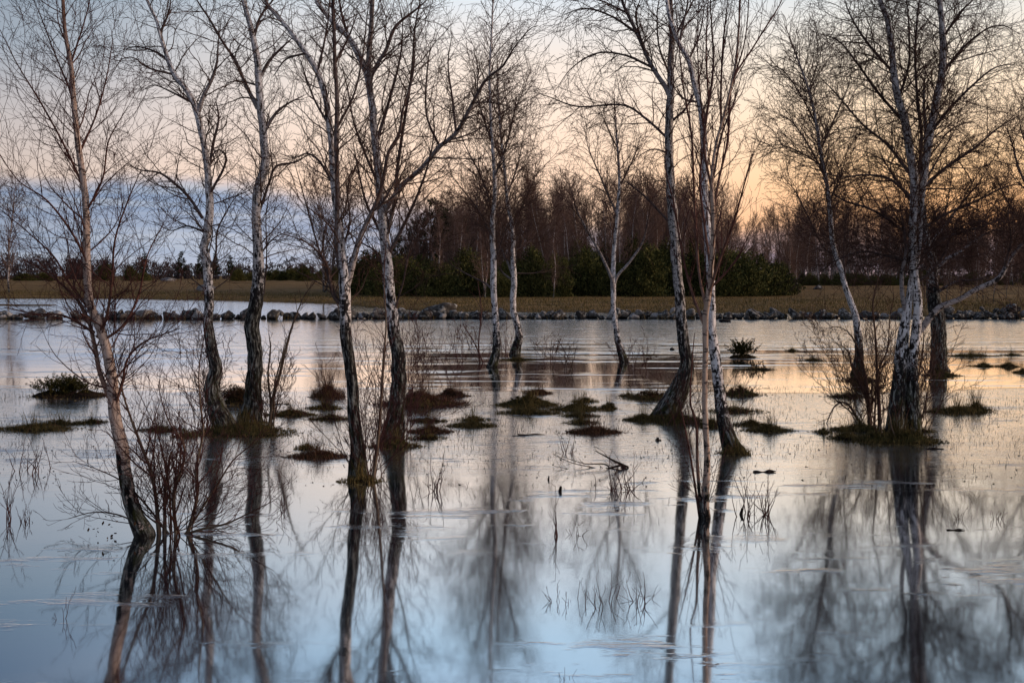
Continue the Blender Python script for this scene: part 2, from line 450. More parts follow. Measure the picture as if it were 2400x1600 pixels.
# ------------------------------------------------------------------ mesh accumulation
class Acc:
    def __init__(self):
        self.v, self.q, self.t3, self.bc, self.rad, self.rnd = [], [], [], [], [], []
        self.n = 0

    def tubes(self, P, R, sides, R0=None, lump=0.0, rng=None):
        """P (n,k,3), R (n,k): n tapering tubes"""
        n, k, _ = P.shape
        if n == 0:
            return
        T = np.gradient(P, axis=1)
        T /= np.linalg.norm(T, axis=2, keepdims=True) + 1e-9
        D = P[:, -1] - P[:, 0]
        D /= np.linalg.norm(D, axis=1, keepdims=True) + 1e-9
        ref = np.where(np.abs(D[:, 2:3]) < 0.75, np.array([[0., 0., 1.]]), np.array([[0.83, 0.55, 0.]]))
        N1 = np.cross(T, ref[:, None, :])
        N1 /= np.linalg.norm(N1, axis=2, keepdims=True) + 1e-9
        N2 = np.cross(T, N1)
        a = np.arange(sides) * 2 * math.pi / sides
        ca, sa = np.cos(a), np.sin(a)
        seg = np.linalg.norm(np.diff(P, axis=1), axis=2)
        L = np.concatenate([np.zeros((n, 1)), np.cumsum(seg, axis=1)], axis=1)
        rr = np.repeat(R[:, :, None], sides, axis=2)
        if lump > 0:
            ph = rng.uniform(0, 6.28, (n, 8))
            LL = L[:, :, None]
            f = (np.sin(a * 2 + LL * 3.1 + ph[:, 0, None, None]) + np.sin(a * 3 - LL * 7.3 + ph[:, 1, None, None]) * 0.8
                 + np.sin(a * 1 + LL * 13.7 + ph[:, 2, None, None]) * 0.9 + np.sin(a * 5 + LL * 23 + ph[:, 3, None, None]) * 0.6
                 + np.sin(LL * 31 + ph[:, 4, None, None] + a * 2) * 0.6)
            rr = rr * (1 + lump * f)
        V = P[:, :, None, :] + rr[..., None] * (ca[None, None, :, None] * N1[:, :, None, :] + sa[None, None, :, None] * N2[:, :, None, :])
        if R0 is None:
            R0 = R[:, 0].max()
        off = (np.arange(n) * 3.7)[:, None]
        bc = np.empty((n, k, sides, 3))
        bc[..., 0] = ca * R0
        bc[..., 1] = sa * R0
        bc[..., 2] = (L + off)[:, :, None]
        idx = (np.arange(n * k * sides) + self.n).reshape(n, k, sides)
        nx = np.roll(idx, -1, axis=2)
        q = np.stack([idx[:, :-1], nx[:, :-1], nx[:, 1:], idx[:, 1:]], axis=-1).reshape(-1, 4)
        self.v.append(V.reshape(-1, 3))
        self.q.append(q)
        self.bc.append(bc.reshape(-1, 3))
        self.rad.append(np.repeat(R.reshape(-1), sides))
        self.rnd.append(np.zeros(n * k * sides))
        self.n += n * k * sides

    def raw(self, V, tris=None, quads=None, rnd=None):
        if tris is not None:
            self.t3.append(np.asarray(tris) + self.n)
        if quads is not None:
            self.q.append(np.asarray(quads) + self.n)
        self.v.append(V)
        self.bc.append(np.zeros((len(V), 3)))
        self.rad.append(np.zeros(len(V)))
        self.rnd.append(np.zeros(len(V)) if rnd is None else rnd)
        self.n += len(V)

    def leaves(self, C, size, rng, aspect=2.2, dirs=None):
        """small leaf-shaped quads around centres C"""
        n = len(C)
        d = rng.normal(size=(n, 3)) if dirs is None else dirs + rng.normal(size=(n, 3)) * 0.35
        d /= np.linalg.norm(d, axis=1, keepdims=True) + 1e-9
        s = rng.normal(size=(n, 3))
        s = np.cross(d, s)
        s /= np.linalg.norm(s, axis=1, keepdims=True) + 1e-9
        sz = size * rng.uniform(0.6, 1.4, (n, 1))
        V = np.stack([C - d * sz, C + s * sz / aspect, C + d * sz, C - s * sz / aspect], axis=1).reshape(-1, 3)
        q = np.arange(n * 4).reshape(n, 4)
        self.raw(V, quads=q, rnd=np.repeat(rng.uniform(0, 1, n), 4))

    def blades(self, B, h, lean, w, rng, updir=None):
        """grass blades: two bent segments each. B (n,3)"""
        n = len(B)
        az = rng.uniform(0, 6.28, n)
        dirh = np.stack([np.cos(az), np.sin(az), np.zeros(n)], 1)
        if updir is not None:
            dirh = dirh * 0.5 + updir
        hh = h * rng.uniform(0.45, 1.25, (n, 1))
        ln = lean * rng.uniform(0.3, 1.3, (n, 1))
        mid = B + np.array([0, 0, 1.0]) * hh * 0.55 + dirh * hh * ln * 0.35
        tip = B + np.array([0, 0, 1.0]) * hh * (1 - 0.35 * ln) + dirh * hh * ln
        sd = rng.uniform(0, 6.28, n)
        side = np.stack([np.cos(sd), np.sin(sd), np.zeros(n)], 1) * w
        V = np.stack([B - side, B + side, mid + side * 0.7, mid - side * 0.7, tip], 1).reshape(-1, 3)
        b = (np.arange(n) * 5)[:, None]
        q = np.concatenate([b, b + 1, b + 2, b + 3], 1)
        tr = np.concatenate([b + 3, b + 2, b + 4], 1)
        self.raw(V, tris=tr, quads=q, rnd=np.repeat(rng.uniform(0, 1, n), 5))

    def build(self, name, mat, parent=None, dk=None, smooth=True, origin=None):
        V = np.concatenate(self.v).astype(np.float32)
        if origin is not None:
            V = V - np.asarray(origin, dtype=np.float32)
        me = bpy.data.meshes.new(name)
        q = np.concatenate(self.q) if self.q else np.zeros((0, 4), int)
        t3 = np.concatenate(self.t3) if self.t3 else np.zeros((0, 3), int)
        me.vertices.add(len(V))
        me.vertices.foreach_set('co', V.ravel())
        loops = np.concatenate([q.ravel(), t3.ravel()]).astype(np.int32)
        me.loops.add(len(loops))
        me.loops.foreach_set('vertex_index', loops)
        st = np.concatenate([np.arange(len(q)) * 4, len(q) * 4 + np.arange(len(t3)) * 3]).astype(np.int32)
        me.polygons.add(len(st))
        me.polygons.foreach_set('loop_start', st)
        me.polygons.foreach_set('use_smooth', np.full(len(st), smooth, dtype=bool))
        me.update(calc_edges=True)
        me.validate()
        a = me.attributes.new('bc', 'FLOAT_VECTOR', 'POINT')
        a.data.foreach_set('vector', np.concatenate(self.bc).astype(np.float32).ravel())
        a = me.attributes.new('rad', 'FLOAT', 'POINT')
        a.data.foreach_set('value', np.concatenate(self.rad).astype(np.float32))
        a = me.attributes.new('rnd', 'FLOAT', 'POINT')
        a.data.foreach_set('value', np.concatenate(self.rnd).astype(np.float32))
        if dk is not None:
            a = me.attributes.new('dk', 'FLOAT', 'POINT')
            a.data.foreach_set('value', np.full(len(V), dk, dtype=np.float32))
        me.materials.append(mat)
        o = bpy.data.objects.new(name, me)
        COL.objects.link(o)
        if parent is not None:
            o.parent = parent
        return o


def thing(name, label, cat, loc, group=None):
    o = bpy.data.objects.new(name, None)
    COL.objects.link(o)
    o.location = loc
    o.empty_display_size = 0.2
    o['label'] = label
    o['category'] = cat
    if group:
        o['group'] = group
    return o


# ------------------------------------------------------------------ branching
def resample(pts, k):
    """Catmull-Rom through pts (m,c), k points evenly by arc length"""
    p = np.asarray(pts, float)
    if len(p) == 2:
        p = np.stack([p[0], (p[0] + p[1]) / 2, p[1]])
    e = np.concatenate([[2 * p[0] - p[1]], p, [2 * p[-1] - p[-2]]])
    out = []
    for i in range(len(p) - 1):
        a, b, c, d = e[i:i + 4]
        s = np.linspace(0, 1, 12, endpoint=False)[:, None]
        out.append(0.5 * ((2 * b) + (-a + c) * s + (2 * a - 5 * b + 4 * c - d) * s ** 2 + (-a + 3 * b - 3 * c + d) * s ** 3))
    out.append(p[-1:])
    q = np.concatenate(out)
    L = np.concatenate([[0], np.cumsum(np.linalg.norm(np.diff(q[:, :3], axis=0), axis=1))])
    u = np.linspace(0, L[-1], k)
    return np.stack([np.interp(u, L, q[:, c]) for c in range(q.shape[1])], 1)


def plen(P):
    return np.linalg.norm(np.diff(P, axis=1), axis=2).sum(1)


def spawn(P, R, dens, rng, length, ang=(35, 55), t0=0.1, t1=1.0, k=8, up=(0.2, 0.2), jit=0.12, rr=0.55, rtip=0.002,
          taper=0.5, zmin=-9, rcap=0.012, zmax=1e9, flat=0.0):
    n, kp, _ = P.shape
    Lp = plen(P)
    cnt = np.floor(Lp * (t1 - t0) * dens + rng.uniform(0, 1, n)).astype(int)
    pi = np.repeat(np.arange(n), cnt)
    if len(pi) == 0:
        return np.zeros((0, k, 3)), np.zeros((0, k))
    j = np.concatenate([np.arange(c) for c in cnt])
    t = t0 + (t1 - t0) * np.clip((j + rng.uniform(0, 1, len(pi))) / cnt[pi], 0, 0.999)
    f = t * (kp - 1)
    i0 = np.clip(f.astype(int), 0, kp - 2)
    fr = (f - i0)[:, None]
    base = P[pi, i0] * (1 - fr) + P[pi, i0 + 1] * fr
    rad = R[pi, i0] * (1 - fr[:, 0]) + R[pi, i0 + 1] * fr[:, 0]
    tan = P[pi, i0 + 1] - P[pi, i0]
    tan /= np.linalg.norm(tan, axis=1, keepdims=True) + 1e-9
    keep = (base[:, 2] > zmin) & (base[:, 2] < zmax)
    base, rad, tan, t, pi, j = base[keep], rad[keep], tan[keep], t[keep], pi[keep], j[keep]
    m = len(base)
    if m == 0:
        return np.zeros((0, k, 3)), np.zeros((0, k))
    ref = np.where(np.abs(tan[:, 2:3]) < 0.8, np.array([[0., 0., 1.]]), np.array([[1., 0., 0.]]))
    n1 = np.cross(tan, ref)
    n1 /= np.linalg.norm(n1, axis=1, keepdims=True) + 1e-9
    n2 = np.cross(tan, n1)
    phi = j * 2.399 + pi * 1.7 + rng.uniform(-0.7, 0.7, m)
    a = np.radians(rng.uniform(ang[0], ang[1], m))[:, None]
    d = np.cos(a) * tan + np.sin(a) * (np.cos(phi)[:, None] * n1 + np.sin(phi)[:, None] * n2)
    if flat:
        d[:, 2] *= 1 - flat
    L = length * (1 - taper * t) * rng.uniform(0.55, 1.35, m)
    L = np.minimum(L, Lp[pi] * 0.9 + 0.02)
    st = L[:, None] / (k - 1)
    pts = [base]
    drift = rng.normal(size=(m, 3)) * jit * 0.7
    for i in range(k - 1):
        s = i / (k - 1)
        d = d + rng.normal(size=(m, 3)) * jit + drift / (k - 1) * 2
        d[:, 2] += (up[0] + (up[1] - up[0]) * s) / (k - 1) * 2
        d /= np.linalg.norm(d, axis=1, keepdims=True) + 1e-9
        pts.append(pts[-1] + d * st)
    NP = np.stack(pts, 1)
    s = np.linspace(0, 1, k)[None]
    r0 = np.clip(np.minimum(rad * rr, L * rcap + rtip), rtip, None)[:, None]
    NR = np.maximum(r0 * (1 - s) ** 0.75, rtip)
    return NP, NR


def limb_from_px(pl, Y, slope, r_scale=1.0, ext=0.0, down=False, dy=None):
    """traced outline points (px,py,width px) -> world points with radius; slope = metres of depth per metre of rise/run"""
    out = []
    acc = 0.0
    prev = None
    for (px, py, w) in pl:
        p = at(px, py, Y)
        if prev is not None:
            acc += np.linalg.norm(p - prev)
        prev = p
        y2 = Y + acc * slope
        q = at(px, py, y2)
        out.append([*q, w / 2 / F * Y * r_scale])
    out = np.array(out)
    if down:
        b = out[0].copy()
        b[2] = -0.35
        b[0] += (out[0][0] - out[1][0]) * 0.3
        b[3] *= 1.05
        out = np.concatenate([[b], out])
    if ext > 0:
        d = out[-1, :3] - out[-2, :3]
        d = d / np.linalg.norm(d) * 0.55 + np.array([0, 0, 0.5])
        d /= np.linalg.norm(d)
        e = []
        for i in range(1, 5):
            f = i / 4
            e.append([*(out[-1, :3] + d * ext * f + np.array([0.06 * math.sin(f * 5 + px), 0.05 * math.cos(f * 4), 0])), out[-1, 3] * (1 - 0.8 * f)])
        out = np.concatenate([out, e])
    return out


def birch(name, label, base_y, trunks, limbs, crown, bark='bark', twig='twig', dk=0.8, seed=1, group=None, cat='tree', ext=1.6, Y=None, lump=0.035, ws=0.8):
    rng = np.random.default_rng(seed)
    Y = Y or dist(base_y)
    trunks = [[(x_, y_, w_ * (ws + (0.95 - ws) * min(1.0, max(0.0, 1 - (base_y - y_) / 130.0)) ** 2)) for (x_, y_, w_) in tr_] for tr_ in trunks]
    limbs = [[(x_, y_, w_ * 0.8) for (x_, y_, w_) in tr_] for tr_ in limbs]
    b = trunks[0][0]
    root = thing(name, label, cat, ((b[0] - 1200) / F * Y, Y, 0.0), group)
    org = np.array(root.location)
    parents = []
    for i, tr in enumerate(trunks):
        off = tr[0][1] <= 12 or tr[-1][1] <= 12
        pts = limb_from_px(tr, Y, 0.0 if i == 0 else rng.uniform(-0.05, 0.05), ext=ext if tr[-1][1] <= 12 else 0, down=(i == 0 or tr[0][1] > base_y - 30))
        if tr[-1][1] > 12:
            pts[-1, 3] = min(pts[-1, 3], 0.004)
        q = resample(pts, 90)
        wob = rng.normal(size=(90, 2))
        ker = np.ones(7) / 7
        for c in range(2):
            q[:, c] += np.convolve(wob[:, c], ker, 'same') * q[:, 3] * 0.25
        a = Acc()
        a.tubes(q[None, :, :3], q[None, :, 3], 14, lump=lump, rng=rng)
        a.build('trunk', M[bark], root, dk=dk, origin=org)
        parents.append(resample(q, 30))
    for i, lb in enumerate(limbs):
        pts = limb_from_px(lb, Y, rng.uniform(-0.35, 0.35), ext=ext * 0.6 if lb[-1][1] <= 12 else 0)
        if lb[-1][1] > 12:
            pts[-1, 3] = min(pts[-1, 3], 0.0035)
        q = resample(pts, 40)
        a = Acc()
        a.tubes(q[None, :, :3], q[None, :, 3], 9, lump=lump * 0.8, rng=rng)
        a.build('limb', M['bark_limb' if bark in ('bark', 'bark_dark') else 'bark_redlimb'], root, dk=dk, origin=org)
        parents.append(resample(q, 30))
    c = dict(n1=9, l1=1.3, a1=(35, 60), up1=(0.25, 0.25), n2=9, l2=0.5, a2=(28, 55), up2=(0.1, 0.1), n3=10, l3=0.2, up3=(0.0, 0.0), a3=(25, 55),
             base=640, top=1e9, rtip=0.000165 * Y, t0=0.04, taper=0.35, jit=0.10, n4=0, l4=0.12)
    c.update(crown)
    zmin = H - (c['base'] - HOR) / F * Y
    P = np.stack([p[:, :3] for p in parents])
    R = np.stack([p[:, 3] for p in parents])
    a = Acc()
    P1, R1 = spawn(P, R, c['n1'], rng, c['l1'], c['a1'], c['t0'], 0.99, 14, c['up1'], c['jit'], 0.5, c['rtip'] * 1.3, c['taper'], zmin, rcap=0.0072)
    a.tubes(P1, R1, 5)
    P2, R2 = spawn(P1, R1, c['n2'], rng, c['l2'], c['a2'], 0.12, 1.0, 8, c['up2'], c['jit'] * 1.2, 0.6, c['rtip'], 0.45)
    # twigs straight off the limbs as well
    Pb, Rb = spawn(P, R, c['n1'] * 0.8, rng, c['l2'] * 0.9, c['a2'], c['t0'], 0.99, 8, c['up2'], c['jit'] * 1.2, 0.5, c['rtip'], 0.2, zmin)
    P2 = np.concatenate([P2, Pb])
    R2 = np.concatenate([R2, Rb])
    a.tubes(P2, R2, 3)
    P3, R3 = spawn(P2, R2, c['n3'], rng, c['l3'], c['a3'], 0.15, 1.0, 5, c['up3'], c['jit'] * 1.2, 0.7, c['rtip'] * 0.85, 0.4)
    a.tubes(P3, R3, 3)
    if c['n4']:
        P4, R4 = spawn(P3, R3, c['n4'], rng, c['l4'], c['a3'], 0.15, 1.0, 4, c['up3'], c['jit'], 0.8, c['rtip'] * 0.8, 0.4)
        a.tubes(P4, R4, 3)
    a.build('crown', M[twig], root, origin=org)
    return root


def shrub(name, label, px, py, stems=None, n=8, h=120, spread=0.6, w=5, twig='twig_red', seed=1, n1=14, l1=0.35, n2=14, l2=0.14, n3=0, l3=0.08,
          base_w=12, Y=None, cat='shrub', group=None, bend=0.15, zoff=0.0, lean=0.0, up=(0.3, 0.2), rtip=None, stem_mat=None, parts=True, hvar=0.45):
    """bare shrub: stems fanning from the foot (traced ones may be given as px lists)"""
    rng = np.random.default_rng(seed)
    Y = Y or dist(py)
    b = at(px, py, Y)
    b[2] = max(b[2], 0) * 0 + zoff
    root = thing(name, label, cat, tuple(b), group)
    hm = h / F * Y
    w = w * (0.55 if parts else 0.85)
    n = int(round(n * 0.8)) if n > 8 else n
    stems = [[(a_, b_, c_ * 0.55) for (a_, b_, c_) in s_] for s_ in (stems or [])]
    lines = []
    for s in (stems or []):
        p = limb_from_px(s, Y, rng.uniform(-0.2, 0.2), down=True)
        p[0, 2] = -0.08
        lines.append(resample(p, 20))
    for i in range(n):
        az = rng.uniform(0, 6.28)
        tilt = spread * rng.uniform(0.1, 1.1)
        d = np.array([math.cos(az) * math.sin(tilt) + lean, 0.6 * math.sin(az) * math.sin(tilt), math.cos(tilt)])
        d /= np.linalg.norm(d)
        L = hm * rng.uniform(1 - hvar, 1 + hvar * 0.4)
        p = b + np.array([rng.normal() * base_w / F * Y * 0.5, rng.normal() * base_w / F * Y * 0.5, -0.05])
        pts = [[*p, w / 2 / F * Y]]
        for k in range(6):
            d = d + rng.normal(size=3) * bend
            d[2] += 0.05
            d /= np.linalg.norm(d)
            p = p + d * L / 6
            pts.append([*p, w / 2 / F * Y * (1 - (k + 1) / 6.6)])
        lines.append(resample(pts, 20))
    P = np.stack([l[:, :3] for l in lines])
    R = np.stack([l[:, 3] for l in lines])
    rt = rtip or 0.00019 * Y
    R = np.maximum(R, rt)
    a = Acc()
    a.tubes(P, R, 6, lump=0.04, rng=rng)
    if parts:
        a.build('stems', M[stem_mat or twig], root, dk=0.25, origin=b)
        a = Acc()
    P1, R1 = spawn(P, R, n1, rng, l1, (25, 55), 0.12, 1.0, 8, up, 0.13, 0.55, rt, 0.4)
    a.tubes(P1, R1, 4)
    P2, R2 = spawn(P1, R1, n2, rng, l2, (25, 55), 0.15, 1.0, 5, up, 0.13, 0.7, rt * 0.9, 0.4)
    a.tubes(P2, R2, 3)
    if n3:
        P3, R3 = spawn(P2, R2, n3, rng, l3, (25, 55), 0.15, 1.0, 4, up, 0.13, 0.8, rt * 0.85, 0.4)
        a.tubes(P3, R3, 3)
    if a.n:
        a.build('twigs', M[twig], root, origin=b)
    return root


# ------------------------------------------------------------------ turf mounds
def mound_mesh(acc, w, d, h, rng, seg=44, rings=12):
    ph = rng.uniform(0, 6.28, 12)
    V = []
    for r in range(rings + 1):
        f = r / rings
        for s in range(seg):
            a = s / seg * 2 * math.pi
            rad = 1 + 0.16 * math.sin(2 * a + ph[0]) + 0.13 * math.sin(3 * a + ph[1]) + 0.09 * math.sin(5 * a + ph[2]) + 0.07 * math.sin(9 * a + ph[3]) + 0.05 * math.sin(15 * a + ph[4])
            x, y = math.cos(a) * rad * f * w / 2, math.sin(a) * rad * f * d / 2
            z = 0.42 * h * (1 - f ** 3.5) * (0.8 + 0.25 * math.sin(x / w * 9 + ph[5]) + 0.2 * math.sin(y / d * 8 + ph[6]) + 0.18 * math.sin(x / w * 23 + y / d * 17 + ph[7]))
            V.append((x, y, max(z, 0.0) + (0.012 * math.sin(a * 21 + f * 30 + ph[8])) - 0.03 * f ** 6 - (0.02 if f == 1 else 0)))
    q = []
    for r in range(rings):
        for s in range(seg):
            i, j = r * seg + s, r * seg + (s + 1) % seg
            q.append((i, j, j + seg, i + seg))
    V = np.array(V)
    acc.raw(V, quads=np.array(q))
    return V


def tussock(label, px, py, w, h, seed, name='grass_tussock', blades=500, bh=0.06, mat='moss', gmat='grass', lean=0.7, depth=0.55, sprigs=0, smat='heather', sh=0.12, stalks=0, cat='tussock', group=None, bw=0.0028):
    """w,h in photo pixels"""
    rng = np.random.default_rng(seed)
    Y = dist(py)
    wm = w / F * Y
    hm = max(h / F * Y, 0.02)
    dm = max(wm * depth, 0.25)
    loc = np.array([(px - 1200) / F * Y, Y, 0.0])
    root = thing(name, label, cat, tuple(loc), group)
    a = Acc()
    V = mound_mesh(a, wm, dm, hm, rng)
    a.build('turf', M[mat], root)
    blades = int(blades * 1.7)
    bh = bh * 1.15
    lean = lean * 1.15
    k = rng.integers(0, len(V), blades)
    B = V[k] + rng.normal(size=(blades, 3)) * np.array([wm * 0.03, dm * 0.03, 0.003])
    # a ragged fringe standing in the water round the edge
    m2 = blades // 3
    an = rng.uniform(0, 6.28, m2)
    rr = rng.uniform(0.9, 1.35, m2)
    B2 = np.stack([np.cos(an) * rr * wm / 2, np.sin(an) * rr * dm / 2, np.full(m2, -0.005)], 1)
    B = np.concatenate([B, B2])
    a = Acc()
    a.blades(B, bh, lean, bw, rng)
    stalks = max(stalks, blades // 14)
    if stalks:
        k = rng.integers(0, len(V) // 2, stalks)
        a.blades(V[k], bh * 4.5, 0.55, bw * 0.8, rng)
    m3 = blades // 5
    an = rng.uniform(0, 6.28, m3)
    rr = 1 + np.abs(rng.normal(size=m3)) * 0.35
    Lf = np.stack([np.cos(an) * rr * wm / 2, np.sin(an) * rr * dm / 2, np.full(m3, 0.004)], 1)
    a.leaves(Lf, 0.02, rng, 4.0, np.stack([rng.normal(size=m3), rng.normal(size=m3) * 0.6, np.zeros(m3)], 1))
    a.build('grass', M[gmat], root, smooth=False)
    if sprigs:
        a = Acc()
        n = sprigs
        k = rng.integers(0, len(V) * 3 // 4, max(10, n // 24))
        P, R, C, Dd = [], [], [], []
        for b in V[k]:
            d = np.array([rng.normal() * 0.55, rng.normal() * 0.4, 1.0])
            d /= np.linalg.norm(d)
            L = sh * rng.uniform(0.5, 1.2)
            s = np.linspace(0, 1, 6)[:, None]
            bend = np.array([rng.normal() * 0.2, rng.normal() * 0.2, -0.1])
            line = b + d * L * s + bend * L * s ** 2
            P.append(line)
            for f in rng.uniform(0.3, 1.0, 24):
                C.append(line[0] + (d * f + bend * f * f) * L + rng.normal(size=3) * 0.012)
                Dd.append(d + rng.normal(size=3) * 0.5)
        P = np.array(P)
        a.tubes(P, np.tile(np.linspace(0.003, 0.0015, 6), (len(P), 1)), 3)
        a.leaves(np.array(C), 0.013 * max(1, Y / 14), rng, 2.4, np.array(Dd))
        a.build('sprigs', M[smat], root, smooth=False)
    return root


# ------------------------------------------------------------------ setting
def shore(u):
    """distance of the flooded meadow's edge for direction u = x/y"""
    px = u * F + 1200
    xs = [-3000, 300, 650, 790, 880, 1000, 1500, 1780, 1900, 2080, 2160, 2240, 5000]
    ys = [98, 93, 81, 76, 66, 60, 58.0, 57, 55.5, 56, 53.0, 51.5, 51]
    return np.interp(px, xs, ys)


def ground_z(x, y):
    u = x / np.maximum(y, 1.0)
    ds = shore(u)
    n = 0.5 * np.sin(x * 0.31 + 1.1 * np.sin(y * 0.13)) + 0.35 * np.sin(x * 0.83 + y * 0.47) + 0.25 * np.sin(x * 1.9 - y * 0.9) + 0.3 * np.sin(y * 0.61 + x * 0.17)
    z = np.clip((y - ds) * 0.035, -0.5, 0.30) + n * 0.028
    # a bare strip of grass standing out of the flood on the left
    px = u * F + 1200
    s = np.exp(-((y - 74 - 1.2 * np.sin(x * 0.4)) / 2.2) ** 2) * np.clip((240 - px) / 120, 0, 1) * np.clip((y - 40) / 10, 0, 1)
    z = np.maximum(z, -0.5 + s * 0.58)
    z = np.where(y < 45, -0.5, z)
    return z + np.where(y > 160, n * 0.1, 0)


def build_setting():
    ys = np.concatenate([np.array([-3000, -600, -100, 0, 30, 44]), np.arange(46, 130, 0.7), np.geomspace(130, 3500, 60)])
    us = np.concatenate([[-9, -4, -2.2, -1.4, -1.0, -0.8], np.linspace(-0.68, 0.68, 180), [0.8, 1.0, 1.4, 2.2, 4, 9]])
    V = []
    for y in ys:
        wy = max(abs(y), 120) if y < 46 else y
        x = us * max(wy, 1.0)
        V.append(np.stack([x, np.full_like(x, y), ground_z(x, np.full_like(x, y))], 1))
    V = np.concatenate(V)
    nu = len(us)
    q = []
    for i in range(len(ys) - 1):
        for j in range(nu - 1):
            q.append((i * nu + j, i * nu + j + 1, (i + 1) * nu + j + 1, (i + 1) * nu + j))
    a = Acc()
    a.raw(V, quads=np.array(q))
    o = a.build('ground', M['meadow'])
    o['kind'] = 'structure'
    a = Acc()
    a.raw(np.array([(-170., -60., 0.), (170., -60., 0.), (170., 128., 0.), (-170., 128., 0.)]), quads=np.array([(0, 1, 2, 3)]))
    o = a.build('water', M['water'], smooth=False)
    o['kind'] = 'structure'
    # rough winter grass on the far shore
    rng = np.random.default_rng(5)
    n = 34000
    px = rng.uniform(-60, 2460, n)
    u = (px - 1200) / F
    y = shore(u) + np.abs(rng.normal(size=n)) * 16
    x = u * y
    z = ground_z(x, y)
    k = z > -0.04
    a = Acc()
    a.blades(np.stack([x, y, z], 1)[k], 0.20, 0.8, 0.013, rng)
    n = 3200
    px = rng.uniform(-60, 2460, n)
    y = 50.4 + rng.normal(size=n) * 0.5
    k = np.sin(px * 0.021) + np.sin(px * 0.057 + 2) + rng.normal(size=n) * 0.5 > 0.3
    a.blades(np.stack([(px - 1200) / F * y, y, np.full(n, -0.01)], 1)[k], 0.34, 0.7, 0.009, rng)
    o = a.build('shore_grass', M['grass'], smooth=False)
    o['kind'] = 'stuff'
    o['label'] = 'rough brown winter grass along the far shore'
    o['category'] = 'grass'


def rock_mesh(seed, seg=26, rings=17):
    rng = np.random.default_rng(seed)
    ph = rng.uniform(0, 6.28, 10)
    nrm = rng.normal(size=(16, 3))
    nrm /= np.linalg.norm(nrm, axis=1, keepdims=True)
    cut = rng.uniform(0.55, 0.88, 16)
    V = []
    for r in range(rings + 1):
        th = math.pi * r / rings
        for s in range(seg):
            a = s / seg * 2 * math.pi
            d = np.array([math.sin(th) * math.cos(a), math.sin(th) * math.sin(a), math.cos(th)])
            rad = 1.0
            for nn, c in zip(nrm, cut):          # split faces
                dp = d @ nn
                if dp > 0.05:
                    rad = min(rad, c / dp)
            rad *= 1 + 0.035 * math.sin(5 * d[0] + ph[0]) + 0.03 * math.sin(7 * d[1] + ph[1]) + 0.03 * math.sin(9 * d[2] + 4 * d[0] + ph[2])
            V.append(d * rad)
    q = []
    for r in range(rings):
        for s in range(seg):
            i, j = r * seg + s, r * seg + (s + 1) % seg
            q.append((i, i + seg, j + seg, j))
    return np.array(V), np.array(q)


